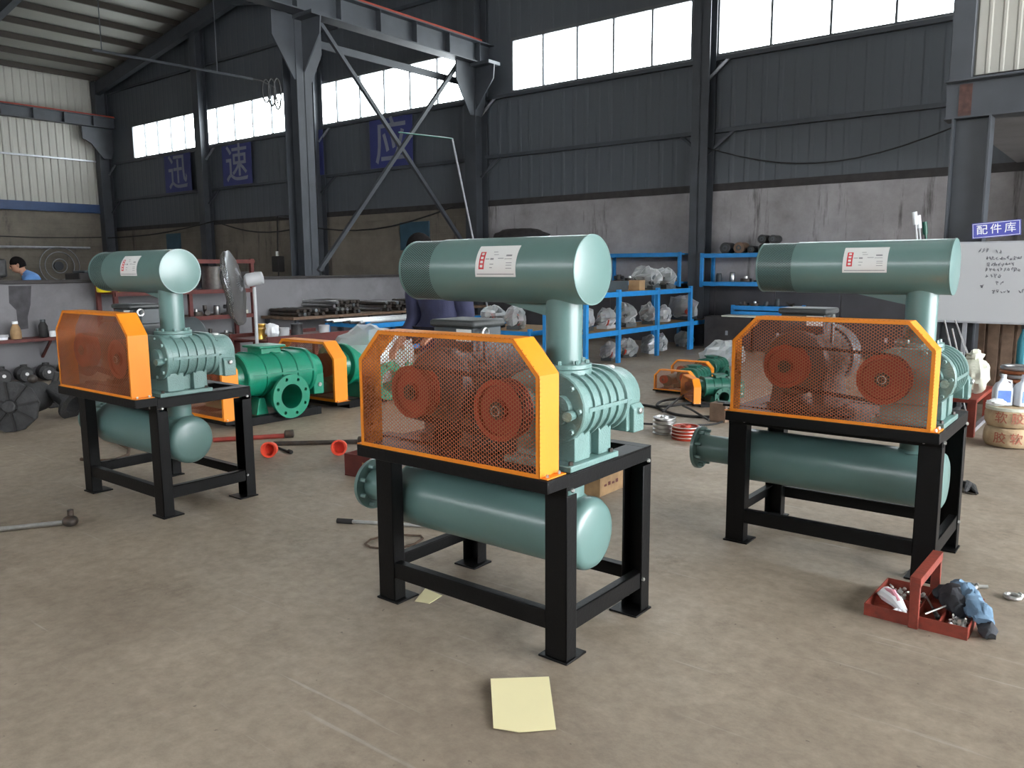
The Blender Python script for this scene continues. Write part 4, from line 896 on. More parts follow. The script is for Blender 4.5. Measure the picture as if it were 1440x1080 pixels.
# loose pulleys
def floor_pulley(label, p, r, h, m):
    o = thing('loose_pulley', label, 'pulley', (p.x,p.y,0), 0, 'loose pulleys on the floor'); prof = []
    k = 4
    for i in range(k): a, b = h*i/k, h*(i+1)/k; prof += [(r,a+.002),(r,a+.008),(r*.86,(a+b)/2),(r,b-.008),(r,b-.002)]
    MB().turn([(r*.4,0)]+prof+[(r*.84,h),(r*.80,h-.012),(r*.42,h-.012),(r*.38,h)],(0,0,0),(0,0,1),30).build('rim', M['steel' if m=='steel' else 'ironred'], o, smooth=25)
    if m != 'steel':
        for i in range(k): MB().ring((0,0,h*(i+.78)/k),(0,0,1),r*1.005,r*.95,h*.06/k*4,30).build('bare_groove', M['zinc'], o)
    MB().ring((0,0,h-.002),(0,0,1),r*.36,r*.2,.012,20).build('hub', M['zinc' if m=='steel' else 'ironred'], o)
floor_pulley('bare steel grooved pulley lying flat on the floor', G(934,609), .108, .155, 'steel')
floor_pulley('red-faced grooved pulley lying flat beside the bare steel one', G(964,617), .125, .12, 'red')
# hoses
def hose(label, px, r=.014, m='rubber', z=.014):
    ps = [G(880+x/6, 470+y/6) for x, y in px]; out = []
    for i in range(len(ps)-1):
        p0, p1, p2, p3 = ps[max(i-1,0)], ps[i], ps[i+1], ps[min(i+2,len(ps)-1)]
        for t in (0,.25,.5,.75):
            out.append(.5*((2*p1)+(p2-p0)*t+(2*p0-5*p1+4*p2-p3)*t*t+(3*p1-p0-3*p2+p3)*t**3))
    out.append(ps[-1]); o = MB().tube([(p.x,p.y,z) for p in out], r, 8).build('floor_hose', M[m]); tag(o, label, 'hose'); return o
hose('black hose running across the floor from the central blower to the wooden block', ((130,605),(250,625),(340,662),(450,692),(600,706),(760,706)))
hose('black hose coiled in an open loop on the floor behind the pulleys', ((740,602),(640,580),(520,572),(400,577),(300,595),(262,632),(320,640),(420,628),(540,612),(740,612)), z=.040)
hose('straight black cable slanting from the small blowers over the coiled hose', ((720,460),(620,495),(540,535),(460,580),(400,630),(310,705)), .012, z=.066)
hose('short black hose ending behind the red pulley', ((480,650),(560,690),(640,740),(700,775)), .012, z=.062)
hose('thin black cable lying beside the pulleys on the floor', ((100,760),(240,770),(420,785),(600,778),(760,765),(905,710)), .010, z=.012)
def open_box(name, label, c, h, rz, m, items=()):
    o = thing(name, label, 'box', (c.x,c.y,0), rz); t = .012
    MB().box(-h[0],h[0],-h[1],h[1],0,.012).build('bottom', M[m], o)
    for b in ((-h[0],h[0],-h[1],-h[1]+t),(-h[0],h[0],h[1]-t,h[1]),(-h[0],-h[0]+t,-h[1]+t,h[1]-t),(h[0]-t,h[0],-h[1]+t,h[1]-t)): MB().box(*b,.012,h[2]).build('side_board', M[m], o, bevel=.002)
    return o
b1 = open_box('wooden_box','small plywood box of odds and ends on the floor behind the central blower', G(840,692)+Vector((-.02,.06,0)), (.10,.155,.15), .0, 'wood')
for i in range(4): MB().box(.101,.102,-.10+.05*i,-.07+.05*i,.06,.075+.01*(i%2)).build('stamp_mark', M['rackred'], b1)
c = b1.location; rr = random.Random(8)
for i in range(5):
    o = thing('bottle', ['dark purple bottle in the plywood box','white-capped bottle in the plywood box','pale bottle leaning in the plywood box','purple tin standing in the plywood box','white packet in the plywood box'][i],'bottle',(c.x+[-.04,.04,-.04,.03,.0][i],c.y+[-.10,-.07,.0,.04,.10][i],.0125),0,'contents of the plywood box')
    MB().turn([(.028,0),(.028,.13),(.012,.155),(.012,.17)],(0,0,0),(0,0,1),12).build('body', mat('box_item_%d'%i,[(.08,.02,.06),(.5,.5,.55),(.45,.45,.5),(.10,.03,.09),(.6,.6,.6)][i],.5), o); MB().turn([(.014,.17),(.014,.185)],(0,0,0),(0,0,1),10).build('cap', M['signwhite' if i%2 else 'motdark'], o)
b2 = open_box('wooden_box','old red-brown wooden box on the floor behind the discharge flange', G(507,668)+Vector((.02,.09,0)), (.13,.15,.17), .1, 'rackred'); MB().box(.05,.12,-.151,-.150,.03,.12).build('bare_patch', M['wood'], b2)
b3 = thing('wood_block','small solid wooden block standing on the hose beside the small blower','block',(*G(1013,592).xy,0)); MB().box(-.085,.085,-.08,.09,0,.19).build('block', M['oldwood'], b3, bevel=.006); MB().box(-.03,.05,-.02,.06,.19,.20).build('paint_smear', M['motdark'], b3)
for u,v,l in ((380,642,'orange-red plastic pipe cap on the floor beside the left blower stand'),(478,639,'orange-red plastic pipe cap on the floor near the old wooden box')):
    p = G(u,v); o = thing('pipe_cap', l, 'cap', (p.x,p.y,.062), -.3); MB().turn([(.03,-.05),(.058,-.045),(.06,.03),(.066,.035),(.066,.05),(.052,.05),(.048,-.03)],(0,0,0),(.8,-.5,.12),24).build('cap_shell', M['redcap'], o); MB().turn([(.02,-.055),(.02,-.045)],(0,0,0),(.8,-.5,.12),12).build('pull_tab', M['redcap'], o)
# rods and levers
def rod(label, p, q, r, m, z=None, name='steel_rod', tip=None):
    o = thing(name, label, 'rod', (0,0,0)); z = z or r; MB().cyl((p.x,p.y,z),(q.x,q.y,z),r,10).build('shaft', M[m], o)
    d = (q-p).normalized(); MB().lathe([(r*1.05,0),(r*1.7,.1),(r*1.7,.9),(r*.9,1)],(q.x,q.y,r*1.7),Vector((q.x,q.y,r*1.7))+d*max(.06,r*4),12).build('end_piece', M[tip or m], o); return o
rod('long dark steel rod lying on the floor behind the red caps', G(385,627), G(503,624), .020, 'dsteel')
rod('red-handled dark lever on the floor behind the left blower stand', G(300,622), G(400,616), .022, 'pipered', tip='dsteel')
rod('thin black rod on the floor beside a red pipe cap', G(391,631), G(406,637), .010, 'rubber')
tw = thing('torque_wrench','chrome torque wrench on the floor behind the central blower stand','wrench',(0,0,0)); a, b = G(496,737), G(612,744)
MB().cyl((a.x,a.y,.016),(b.x,b.y,.016),.011,10).build('bar', M['steel'], tw); d=(b-a).normalized(); MB().cyl((a.x,a.y,.016),(a.x-d.x*.10,a.y-d.y*.10,.016),.016,10).build('grip', M['rubber'], tw); MB().ball((b.x,b.y,.025),(.03,.03,.025),12,8).build('ratchet_head', M['dsteel'], tw)
rp_ = [G(480+x/10.29,720+y/10.29) for x,y in ((560,380),(420,420),(345,480),(420,530),(600,550),(780,540),(920,520),(1060,480),(1180,400),(1150,360),(900,350),(700,360))]
o = MB().tube([(p.x,p.y,.008) for p in rp_],.006,6,closed=True).build('rope_loop', M['rope']); tag(o,'loop of thin brown rope on the floor under the torque wrench','rope')
rp_ = [G(60+x*.2361,520+y*.2361) for x,y in ((360,405),(440,440),(515,480),(510,520),(430,550),(320,555),(230,545))]
o = MB().tube([(p.x,p.y,.018) for p in rp_],.014,8).build('rope_loop', M['rope']); tag(o,'brown hose loop on the floor under the left blower','hose')
wr_ = thing('long_wrench','chrome bar with a ball-ended head on the floor at the hall side','wrench',(0,0,0)); a, b = G(-30,752), G(88,740)
MB().cyl((a.x,a.y,.02),(b.x,b.y,.022),.015,12).build('bar', M['steel'], wr_); MB().ball((b.x+.04,b.y+.03,.034),(.05,.045,.034),14,10).build('head', M['dsteel'], wr_); MB().cyl((b.x+.03,b.y+.04,.05),(b.x+.03,b.y+.04,.10),.018,10).build('square_drive', M['dsteel'], wr_)
# dark castings on the left
p = G(18,607); im = thing('impeller_disc','large ribbed black iron disc leaning on its rim beside castings','casting',(p.x,p.y,0),0)
ax = Vector((.80,-.55,.18)).normalized(); oc = Vector((0,0,.245)); MB().turn([(.10,-.10),(.24,-.06),(.25,-.05),(.25,0),(.07,.015),(.06,.06),(.05,.065)],oc,ax,10).build('disc', M['cast'], im, smooth=20)
a_ = ax.orthogonal().normalized(); b_ = ax.cross(a_)
for k in range(8): d = a_*cos(2*pi*k/8+.2)+b_*sin(2*pi*k/8+.2); MB().bar(oc+ax*.018+d*.05, oc+ax*.006+d*.245,.018,.03,ax).build('rib', M['rubber'], im)
p = G(62,590); vc = thing('valve_casting','dark cast-iron valve body with open flanged mouth behind the iron disc','casting',(p.x-.05,p.y,0))
MB().turn([(.05,-.24),(.15,-.22),(.17,-.05),(.15,.08),(.20,.10),(.20,.14),(.13,.14),(.12,-.12)],(-.10,-.10,.22),(.45,-.88,.0),26).build('body', M['cast'], vc); MB().turn([(.09,-.22),(.10,-.05),(.12,.06),(.185,.08),(.185,.11),(.11,.11),(.10,-.15)],(.14,.22,.20),(.80,.30,-.5),24).build('branch', M['cast'], vc); MB().ball((-.02,-.05,.43),(.05,.05,.045),10,8).build('lug', M['dsteel'], vc)
p = G(75,572); o = thing('bracket_casting','small dark iron bracket with a bright bolt leaning on the valve body','casting',(p.x,p.y,0)); MB().tube([(0,0,.05),(.02,.02,.25),(.06,.05,.40)],[.05,.04,.03],8).build('arm', M['cast'], o); MB().turn([(.03,0),(.03,.03)],(.09,.0,.18),(1,-.4,0),8).build('bolt', M['steel'], o); MB().box(-.1,.1,-.08,.08,0,.05).build('foot', M['cast'], o, bevel=.01)
for i in range(5):
    o = thing('pump_casting','round black pump casting in the row along the low wall','casting',(-12.22,4.22+.285*i,0),0,'black castings along the low wall',.66)
    MB().turn([(.12,-.20),(.17,-.18),(.17,.12),(.10,.18),(.10,.24)],(0,0,.17),(1,-.15,0),18).build('body', M['cast'], o); MB().ring((.20,-.03,.17),(1,-.15,0),.13,.05,.03,18).build('flange', M['cast'], o); MB().turn([(.035,0),(.035,.02)],(.235,-.035,.20),(1,-.15,0),10).build('plug', M['steel'], o); MB().cyl((0,0,.30),(0,0,.38),.07,12).build('top_port', M['cast'], o)
# ------------------------------------------------------------------ left shelves, fan, bench
rs_ = thing('steel_shelving','dark red open shelving standing against the low partition wall','shelving',(0,0,0))
for y in (5.72,6.9,8.05):
    for x in (-12.48,-11.95): MB().box(x-.03,x+.03,y-.03,y+.03,0,1.72).build('post', M['rackred'], rs_, bevel=.003)
for z in (.42,.80,1.22,1.70): MB().box(-12.52,-11.9,5.70,8.08,z-.03,z).build('shelf_board', M['oldwood' if z<1 else 'rackred'], rs_); MB().box(-11.92,-11.89,5.70,8.08,z-.06,z+.004).build('front_rail', M['rackred'], rs_)
def shelf_thing(name, label, cat, loc, builder, group=None):
    o = thing(name, label, cat, loc, 0, group); builder(o); return o
def jug(o):
    MB().turn([(.09,0),(.10,.02),(.10,.17),(.06,.23),(.035,.25),(.035,.28)],(0,0,0),(0,0,1),18).build('jug_body', M['yellow'], o); MB().tube([(.06,0,.24),(.12,0,.22),(.11,0,.13)],.013,8).build('handle', M['yellow'], o); MB().turn([(.04,.28),(.04,.31)],(0,0,0),(0,0,1),12).build('cap', M['yellow'], o)
q = PX(146,406,-12.1); shelf_thing('plastic_jug','bright yellow plastic jug on the red shelving behind the left silencer','jug',(-12.1,q.y,1.221),jug)
q = PX(152,406,-12.2); shelf_thing('plastic_jug','second yellow jug half hidden on the red shelving','jug',(-12.25,q.y+.13,1.221),jug)
def pot(o):
    MB().turn([(.17,0),(.18,.02),(.18,.36),(.185,.37),(.175,.375),(.17,.04)],(0,0,0),(0,0,1),28).build('pot_wall', M['steel'], o); MB().tube([(0,.17,.30),(0,.24,.30),(0,.24,.26),(0,.17,.26)],.01,6).build('handle', M['steel'], o)
q = PX(300,392,-12.15); shelf_thing('steel_pot','tall shiny steel pot on the red shelving beside the fan','pot',(-12.15,q.y,1.221),pot)
kk = 0
for y,z in ((7.45,.80),(7.66,.80),(7.85,.80),(7.25,.80),(7.05,.80),(6.6,.8),(6.1,.42),(6.55,.42),(7.20,.42),(7.6,.42)):
    small_item(-12.1+.05*(kk%3), y, z+.001, kinds[kk%5], 'greasy parts on the red shelving', KN[kinds[kk%5]]+' on the lower boards of the red shelving'); kk += 1
boxed('carton','small pale carton at the end of the red shelving board',(-12.10,7.97,.801),(.045,.045,.06),0,'cream')
# shelf with bottles on the partition, far left
ls_ = thing('wall_shelf','red plank shelf with bottles fixed low on the partition wall','shelf',(0,0,0)); MB().box(-12.60,-12.2,3.6,5.55,.56,.60).build('shelf_board', M['rackred'], ls_)
for y in (3.8,4.9,5.5): MB().bar((-12.58,y,.30),(-12.25,y,.56),.03,.03).build('bracket', M['rackred'], ls_)
def bottle(label, y, prof, m, capm):
    o = thing('bottle', label, 'bottle', (-12.36,y,.601), 0, 'bottles on the red plank shelf'); MB().turn(prof,(0,0,0),(0,0,1),16).build('bottle_body', M[m], o); r, h = prof[-1]; MB().turn([(r*1.2,h),(r*1.2,h+.035)],(0,0,0),(0,0,1),12).build('cap', M[capm], o)
yy = lambda u: PX(u,455,-12.36).y
bottle('tan squeeze bottle with a white cap on the red plank shelf', yy(21), [(.065,0),(.07,.02),(.07,.10),(.055,.16),(.03,.21)], 'wood', 'signwhite')
bottle('black kettle-shaped bottle on the red plank shelf', yy(60), [(.05,0),(.06,.02),(.06,.16),(.03,.22)], 'rubber', 'motdark')
bottle('squat white pot on the red plank shelf beside the black bottle', yy(73), [(.045,0),(.05,.01),(.045,.05)], 'signwhite', 'signwhite')
bottle('small white tub at the near end of the red plank shelf', yy(2), [(.06,0),(.06,.035)], 'signwhite', 'greyplastic')
# dark stain of damp on the partition is part of its plaster
# pedestal fan wrapped in plastic
fy = PX(357,395,-8.9).y; F0 = Vector((-8.9,fy,0)); fn = thing('pedestal_fan','grey pedestal fan with its caged head in plastic','fan',F0)
MB().turn([(.22,0),(.22,.02),(.06,.05),(.03,.08)],(0,0,0),(0,0,1),24).build('base', M['greyplastic'], fn); MB().cyl((0,0,.05),(0,0,1.32),.022,12).build('pole', M['greyplastic'], fn)
ax = Vector((-.72,-.69,-.17)).normalized(); hc = Vector((0,0,1.42))
MB().turn([(.03,-.10),(.075,-.09),(.085,0),(.085,.10),(.06,.13),(.03,.135)],hc-ax*.02,ax,20).build('motor_housing', M['greyplastic'], fn)
fc = hc+ax*.26; a_ = ax.orthogonal().normalized(); b_ = ax.cross(a_)
cg = MB()
for r in (.12,.22,.33): cg.tube([fc+(a_*cos(2*pi*i/32)+b_*sin(2*pi*i/32))*r*1.15 + ax*(.05*(1-r/.34)) for i in range(32)],.004,5,closed=True)
for k in range(28):
    d = a_*cos(2*pi*k/28)+b_*sin(2*pi*k/28); cg.tube([fc+d*.04+ax*.07,fc+d*.23+ax*.04,fc+d*.39,fc+d*.23-ax*.05,fc+d*.08-ax*.10],.003,4)
cg.build('cage', M['galv'], fn)
for k in range(3):
    d = a_*cos(2*pi*k/3)+b_*sin(2*pi*k/3); e = ax.cross(d); MB().add([fc+d*.04-e*.03,fc+d*.30-e*.10+ax*.02,fc+d*.32+e*.06-ax*.03,fc+d*.05+e*.04-ax*.01],[(0,1,2,3)]).build('blade', M['greyplastic'], fn)
mb = MB().ball((0,0,0),1,26,16); mb.v = [tuple(fc+(a_*(x*.41)+b_*(y*.41))*(1+.10*noise.noise(Vector((x,y,z))*4))+ax*(z*.085)*(1+.5*noise.noise(Vector((y,z,x))*5)) + Vector((0,0,-.14 if (a_*(x)+b_*(y)).z < -.5 else 0))) for x,y,z in mb.v]; mb.build('plastic_bag', M['filmdark'], fn, smooth=30)
# red bench with brass cans behind the green blowers
bx = PX(412,472,-9.7); rb_ = thing('red_bench','low red steel trough table behind the plastic-draped blower','table',(bx.x,bx.y,0)); hz = bx.z
MB().box(-.45,.45,-.75,.75,hz-.03,hz).build('top_plate', M['rackred'], rb_); MB().box(.43,.46,-.75,.75,hz-.08,hz+.05).build('rim', M['rackred'], rb_); MB().box(-.46,-.43,-.75,.75,hz-.08,hz+.05).build('rim', M['rackred'], rb_)
for x in (-.4,.4):
    for y in (-.7,.7): MB().box(x-.03,x+.03,y-.03,y+.03,0,hz-.03).build('leg', M['rackred'], rb_)
def can(label, du, m, r=.07, h=.14):
    o = thing('metal_can', label, 'can', (bx.x+du[0],bx.y+du[1],hz+.001), 0, 'cans on the red trough table'); MB().turn([(r,0),(r,.005),(r*.96,.02),(r*.96,h-.02),(r,h-.005),(r*.9,h),(r*.85,h-.01)],(0,0,0),(0,0,1),18).build('can_body', M[m], o); MB().ring((0,0,h),(0,0,1),r,r*.5,.012,18).build('rim', M[m], o)
can('brass can on the red trough table beside the fan pole',(.1,-.62),'brass'); can('brass ring can at the back of the red trough table',(-.25,-.35),'brass',.075,.17); can('white can among the brass ones on the red trough table',(.2,-.30),'greyplastic',.08,.13); can('dark can on the red trough table',(-.1,.15),'cast',.09,.15); can('white bearing-like can at the far end of the red trough table',(.15,.45),'greyplastic',.08,.12)
wk = crumple((bx.x+.28,bx.y-.55,hz+.125),(.10,.09,.10),91,18,12,.25).build('white_bundle', M['signwhite'], smooth=30); tag(wk,'white cloth bundle on the red trough table by the fan','bundle')

# ------------------------------------------------------------------ right side: store front
wbd = thing('whiteboard','large whiteboard with handwritten notes in front of the store','whiteboard',(0,0,0)); ya = 9.62
MB().box(-1.76,.75,ya,ya+.03,.955,1.765).build('board_panel', M['board'], wbd); MB().box(-1.78,.77,ya+.005,ya+.045,.935,.955).box(-1.78,.77,ya+.005,ya+.045,1.765,1.78).box(-1.78,-1.76,ya+.005,ya+.045,.955,1.765).build('board_frame', M['galv'], wbd)
for x in (-1.5,.5): MB().box(x-.02,x+.02,ya+.045,ya+.085,0,1.75).box(x-.02,x+.02,ya-.2,ya+.3,0,.03).build('stand_leg', M['galv'], wbd)
rk = random.Random(2)
for (u0,v,u1) in ((1376,352,1391),(1399,354,1410),(1386,363,1440),(1388,372,1427),(1386,379,1436),(1386,388,1409),(1400,398,1414),(1378,403,1381),(1395,410,1421),(1432,409,1440)):
    p0, p1 = PY(u0,v,ya), PY(u1,v,ya); n = max(2,int((p1.x-p0.x)/.030))
    for i in range(n):
        x = p0.x+(p1.x-p0.x)*i/n; pts = [(x+rk.uniform(0,.028), ya-.001, p0.z+(p1.z-p0.z)*i/n+rk.uniform(-.022,.022)) for _ in range(7)]
        MB().tube(pts,.0030,4).build('ink_stroke', M['ink'], wbd)
sg = thing('hanging_sign','blue sign reading 配件库 hung on the steel column','sign',(-1.27,9.60,1.90)); sg.rotation_euler = (0,-.075,0)
MB().box(-.215,.215,-.008,.008,-.078,.078).build('sign_board', M['signblue'], sg)
for b in ((-.208,.208,.066,.071),(-.208,.208,-.071,-.066),(-.208,-.203,-.071,.071),(.203,.208,-.071,.071)): MB().box(b[0],b[1],-.0095,-.0082,b[2],b[3]).build('border_line', M['signwhite'], sg)
for i, ch in enumerate('配件库'): text_mesh(ch,.105,'character',M['signwhite'],sg,Matrix.Translation((-.125+.125*i,-.0098,0)) @ Matrix.Rotation(pi/2,4,'X'),.0008)
MB().box(-.18,.12,.008,.13,.03,.06).build('hanger_bracket', M['steelcol'], sg)
# tubes leaning behind the right silencer
for i,(u,v,l) in enumerate(((1286,298,'white fluorescent tube leaning in a rack behind the right silencer'),(1291,303,'white fluorescent tube leaning beside the green tube'),(1300,312,'green tube leaning behind the right silencer'))):
    p = PY(u,v,11.2+.1*i); o = thing('lamp_tube',l,'tube',(0,0,0),0,'tubes leaning behind the right silencer'); q = Vector((p.x+.28,p.y+.1,0)); MB().cyl(q+Vector((0,0,.0)),p,.014,10).build('tube_body', M['dkgreen' if i==2 else 'greyplastic'], o); d=(p-q).normalized(); MB().cyl(p-d*.16,p,.03,10).build('end_cap', M['dkgreen' if i==2 else 'signwhite'], o)
for i,(u,v,u2,v2) in enumerate(((1328,450,1335,480),(1339,462,1343,480),(1343,450,1362,500))):
    p, q = PY(u,v,9.45+.05*i), PY(u2,v2,9.45+.05*i); d = (q-p)/(q.z-p.z); q0 = p+d*(0-p.z); o = thing('leaning_rod','thin bright rod leaning under the whiteboard','rod',(0,0,0),0,'rods leaning under the whiteboard'); MB().cyl(p,q0,.009,8).build('rod', M['steel'], o); MB().cyl(q0,q0+Vector((0,0,.03)),.014,8).build('foot', M['dsteel'], o)
# low red bench behind the right blower
h = PX(1363,566,-1.15).z; bn = thing('red_bench','low red wooden bench on the floor behind the right blower','bench',(0,0,0))
MB().box(-2.0,-1.12,8.12,9.15,h-.035,h).build('bench_top', M['toolred'], bn, bevel=.004)
for x in (-1.95,-1.16):
    for y in (8.17,9.10): MB().box(x-.035,x+.035,y-.035,y+.035,0,h-.035).build('leg', M['toolred'], bn, bevel=.003)
MB().box(-1.18,-1.14,8.2,9.07,.02,.06).build('stretcher', M['galv'], bn)
p = PX(1352,498,-1.35); boxed('plywood_pack','stack of pale boards on the red bench',(-1.68,8.80,h+.001),(.25,.22,.30),0,'wood')
ct = thing('cloth_bag','crumpled cream cloth bag standing on the red bench','bag',(0,0,0)); cp = PX(1376,520,-1.2); crumple((-1.22,8.56,h+.175),(.13,.14,.18),55,24,16,.25).build('bag_body', M['cream'], ct, smooth=40); crumple((-1.22,8.54,h+.35),(.07,.07,.06),56,14,10,.4).build('bag_neck', M['cream'], ct, smooth=40)
boxed('drawer_box','flat grey box lid lying on top of the boards',(-1.66,8.80,h+.303),(.26,.24,.03),0,'greyplastic')
# wire coil stack, cage, rolls
cs = thing('wire_coil_stack','tall stack of copper-coloured wire coils behind the drum','coils',(-.94,9.36,0))
for i in range(13): MB().tube([(.15*cos(2*pi*k/28),.15*sin(2*pi*k/28),.022+i*.042) for k in range(28)],.020,8,closed=True).build('wire_coil', M['copper' if i%2 else 'galv'], cs)
fg = thing('fan_guard_cage','yellow wire cage standing under the whiteboard','cage',(-.50,9.25,0)); 
for k in range(26):
    a = 2*pi*k/26; MB().tube([(.06*cos(a),.06*sin(a),.01),(.24*cos(a),.24*sin(a),.10),(.24*cos(a),.24*sin(a),.62),(.05*cos(a),.05*sin(a),.86)],.007,5).build('wire', M['yellowcage'], fg)
for z in (.10,.36,.62): MB().tube([(.245*cos(2*pi*k/30),.245*sin(2*pi*k/30),z) for k in range(30)],.009,6,closed=True).build('hoop', M['yellowcage'], fg)
wr2 = thing('wood_cabinet','brown wooden slatted cabinet under the whiteboard','cabinet',(-1.35,10.35,0)); MB().box(-.42,.42,-.18,.2,0,.98).build('carcass', M['oldwood'], wr2, bevel=.005)
for i in range(6): MB().box(-.40+.135*i,-.29+.135*i,-.20,-.18,.04,.94).build('slat', M['oldwood'], wr2, bevel=.003)
gp_ = thing('green_cylinder','dark green gas cylinder under the whiteboard behind yellow cage','cylinder',(-.52,10.2,0)); MB().turn([(.11,0),(.115,.02),(.115,.95),(.08,1.08),(.03,1.12)],(0,0,0),(0,0,1),22).build('shell', M['dkgreen'], gp_); MB().cyl((0,0,1.12),(0,0,1.2),.03,12).build('valve', M['brass'], gp_)
gb_ = thing('blue_bottle','slim blue bottle hanging rack beside the yellow cage','bottle',(-.98,9.85,0)); MB().turn([(.05,0),(.05,.75),(.02,.84),(.02,.88)],(0,0,0),(0,0,1),16).build('shell', mat('teal_plastic',(.02,.20,.26),.4), gb_); MB().cyl((0,0,.88),(0,0,.92),.025,12).build('cap', M['motdark'], gb_)
# drum of stacked sacks with two jugs
dp = G(1413,632)+Vector((.0,.19,0)); dr = thing('sack_drum','two tan woven sacks stacked like a drum with faded red print','sack',(dp.x,dp.y,0))
def sack(z0, nm):
    mb = MB().turn([(.12,z0+.002),(.175,z0+.012),(.192,z0+.05),(.192,z0+.12),(.18,z0+.165),(.165,z0+.172)],(0,0,0),(0,0,1),30); mb.v = [(x*(1+.03*noise.noise(Vector((x,y,z))*9)),y*(1+.03*noise.noise(Vector((y,x,z))*9)),z) for x,y,z in mb.v]; return mb.build(nm, M['sack'], dr, smooth=60)
sack(0,'lower_sack'); sack(.17,'upper_sack'); MB().ring((0,0,.320),(0,0,1),.19,.15,.024,30).build('rolled_rim', M['cream'], dr)
for row,(chs,z) in enumerate((('软胶',.26),('胶软',.088))):
    for i,ch in enumerate(chs):
        a = -pi/2-.28+.62*i+ (YAW*0+ .05); n = Vector((cos(a),sin(a),0)); tx = Vector((-sin(a),cos(a),0))
        m4 = Matrix(((tx.x,0,n.x,n.x*.197),(tx.y,0,n.y,n.y*.197),(0,1,0,z),(0,0,0,1))); text_mesh(ch,.10,'print_character',M['redtext'],dr,m4,.001)
def bigjug(label, x, y, rz):
    o = thing('plastic_jug', label, 'jug', (dp.x+x,dp.y+y,.345), rz, 'jugs on the sack drum', 1.12)
    MB().rings([[(sx*.062*k,sy*.045*k,z) for sx,sy in ((-1,-1),(1,-1),(1,1),(-1,1))] for z,k in ((0,.9),(.01,1),(.13,1),(.17,.75),(.19,.35),(.215,.35))]).build('jug_body', M['bluewhite'], o, bevel=.018); MB().cyl((0,0,.215),(0,0,.24),.02,14).build('cap', M['bluewhite'], o); MB().box(-.045,.045,-.0465,-.0455,.03,.12).build('jug_label', M['bluelabel'], o); MB().tube([(.015,0,.195),(.055,0,.19),(.06,0,.13)],.009,8).build('handle', M['bluewhite'], o)
bigjug('white jug with blue label on the sack drum, nearer the red bench',-.072,-.005,.45); bigjug('white jug with blue label on the sack drum, farther from the red bench',.075,.05,.8)
crumple((dp.x-.10,dp.y-.135,.385),(.07,.05,.03),61,16,10,.3).build('packet', M['signwhite'], smooth=30); tag(bpy.data.objects['packet'],'crumpled white packet on the rim of the sack drum','packet')

# ------------------------------------------------------------------ people
def skin_mesh(V, E, R, root, sub=2):
    me = bpy.data.meshes.new('skin'); me.from_pydata([tuple(v) for v in V], E, []); o = bpy.data.objects.new('skin', me); COL.objects.link(o)
    md = o.modifiers.new('s','SKIN'); md.branch_smoothing = .4
    if not me.skin_vertices: me.attributes
    for i, sv in enumerate(me.skin_vertices[0].data): sv.radius = (R[i][0],R[i][1]) if hasattr(R[i],'__len__') else (R[i],R[i]); sv.use_root = (i == root)
    ss = o.modifiers.new('u','SUBSURF'); ss.levels = sub; ss.render_levels = sub
    dg = bpy.context.evaluated_depsgraph_get(); m2 = bpy.data.meshes.new_from_object(o.evaluated_get(dg))
    vs = [tuple(v.co) for v in m2.vertices]; fs = [tuple(p.vertices) for p in m2.polygons]; bpy.data.objects.remove(o); bpy.data.meshes.remove(m2); return vs, fs
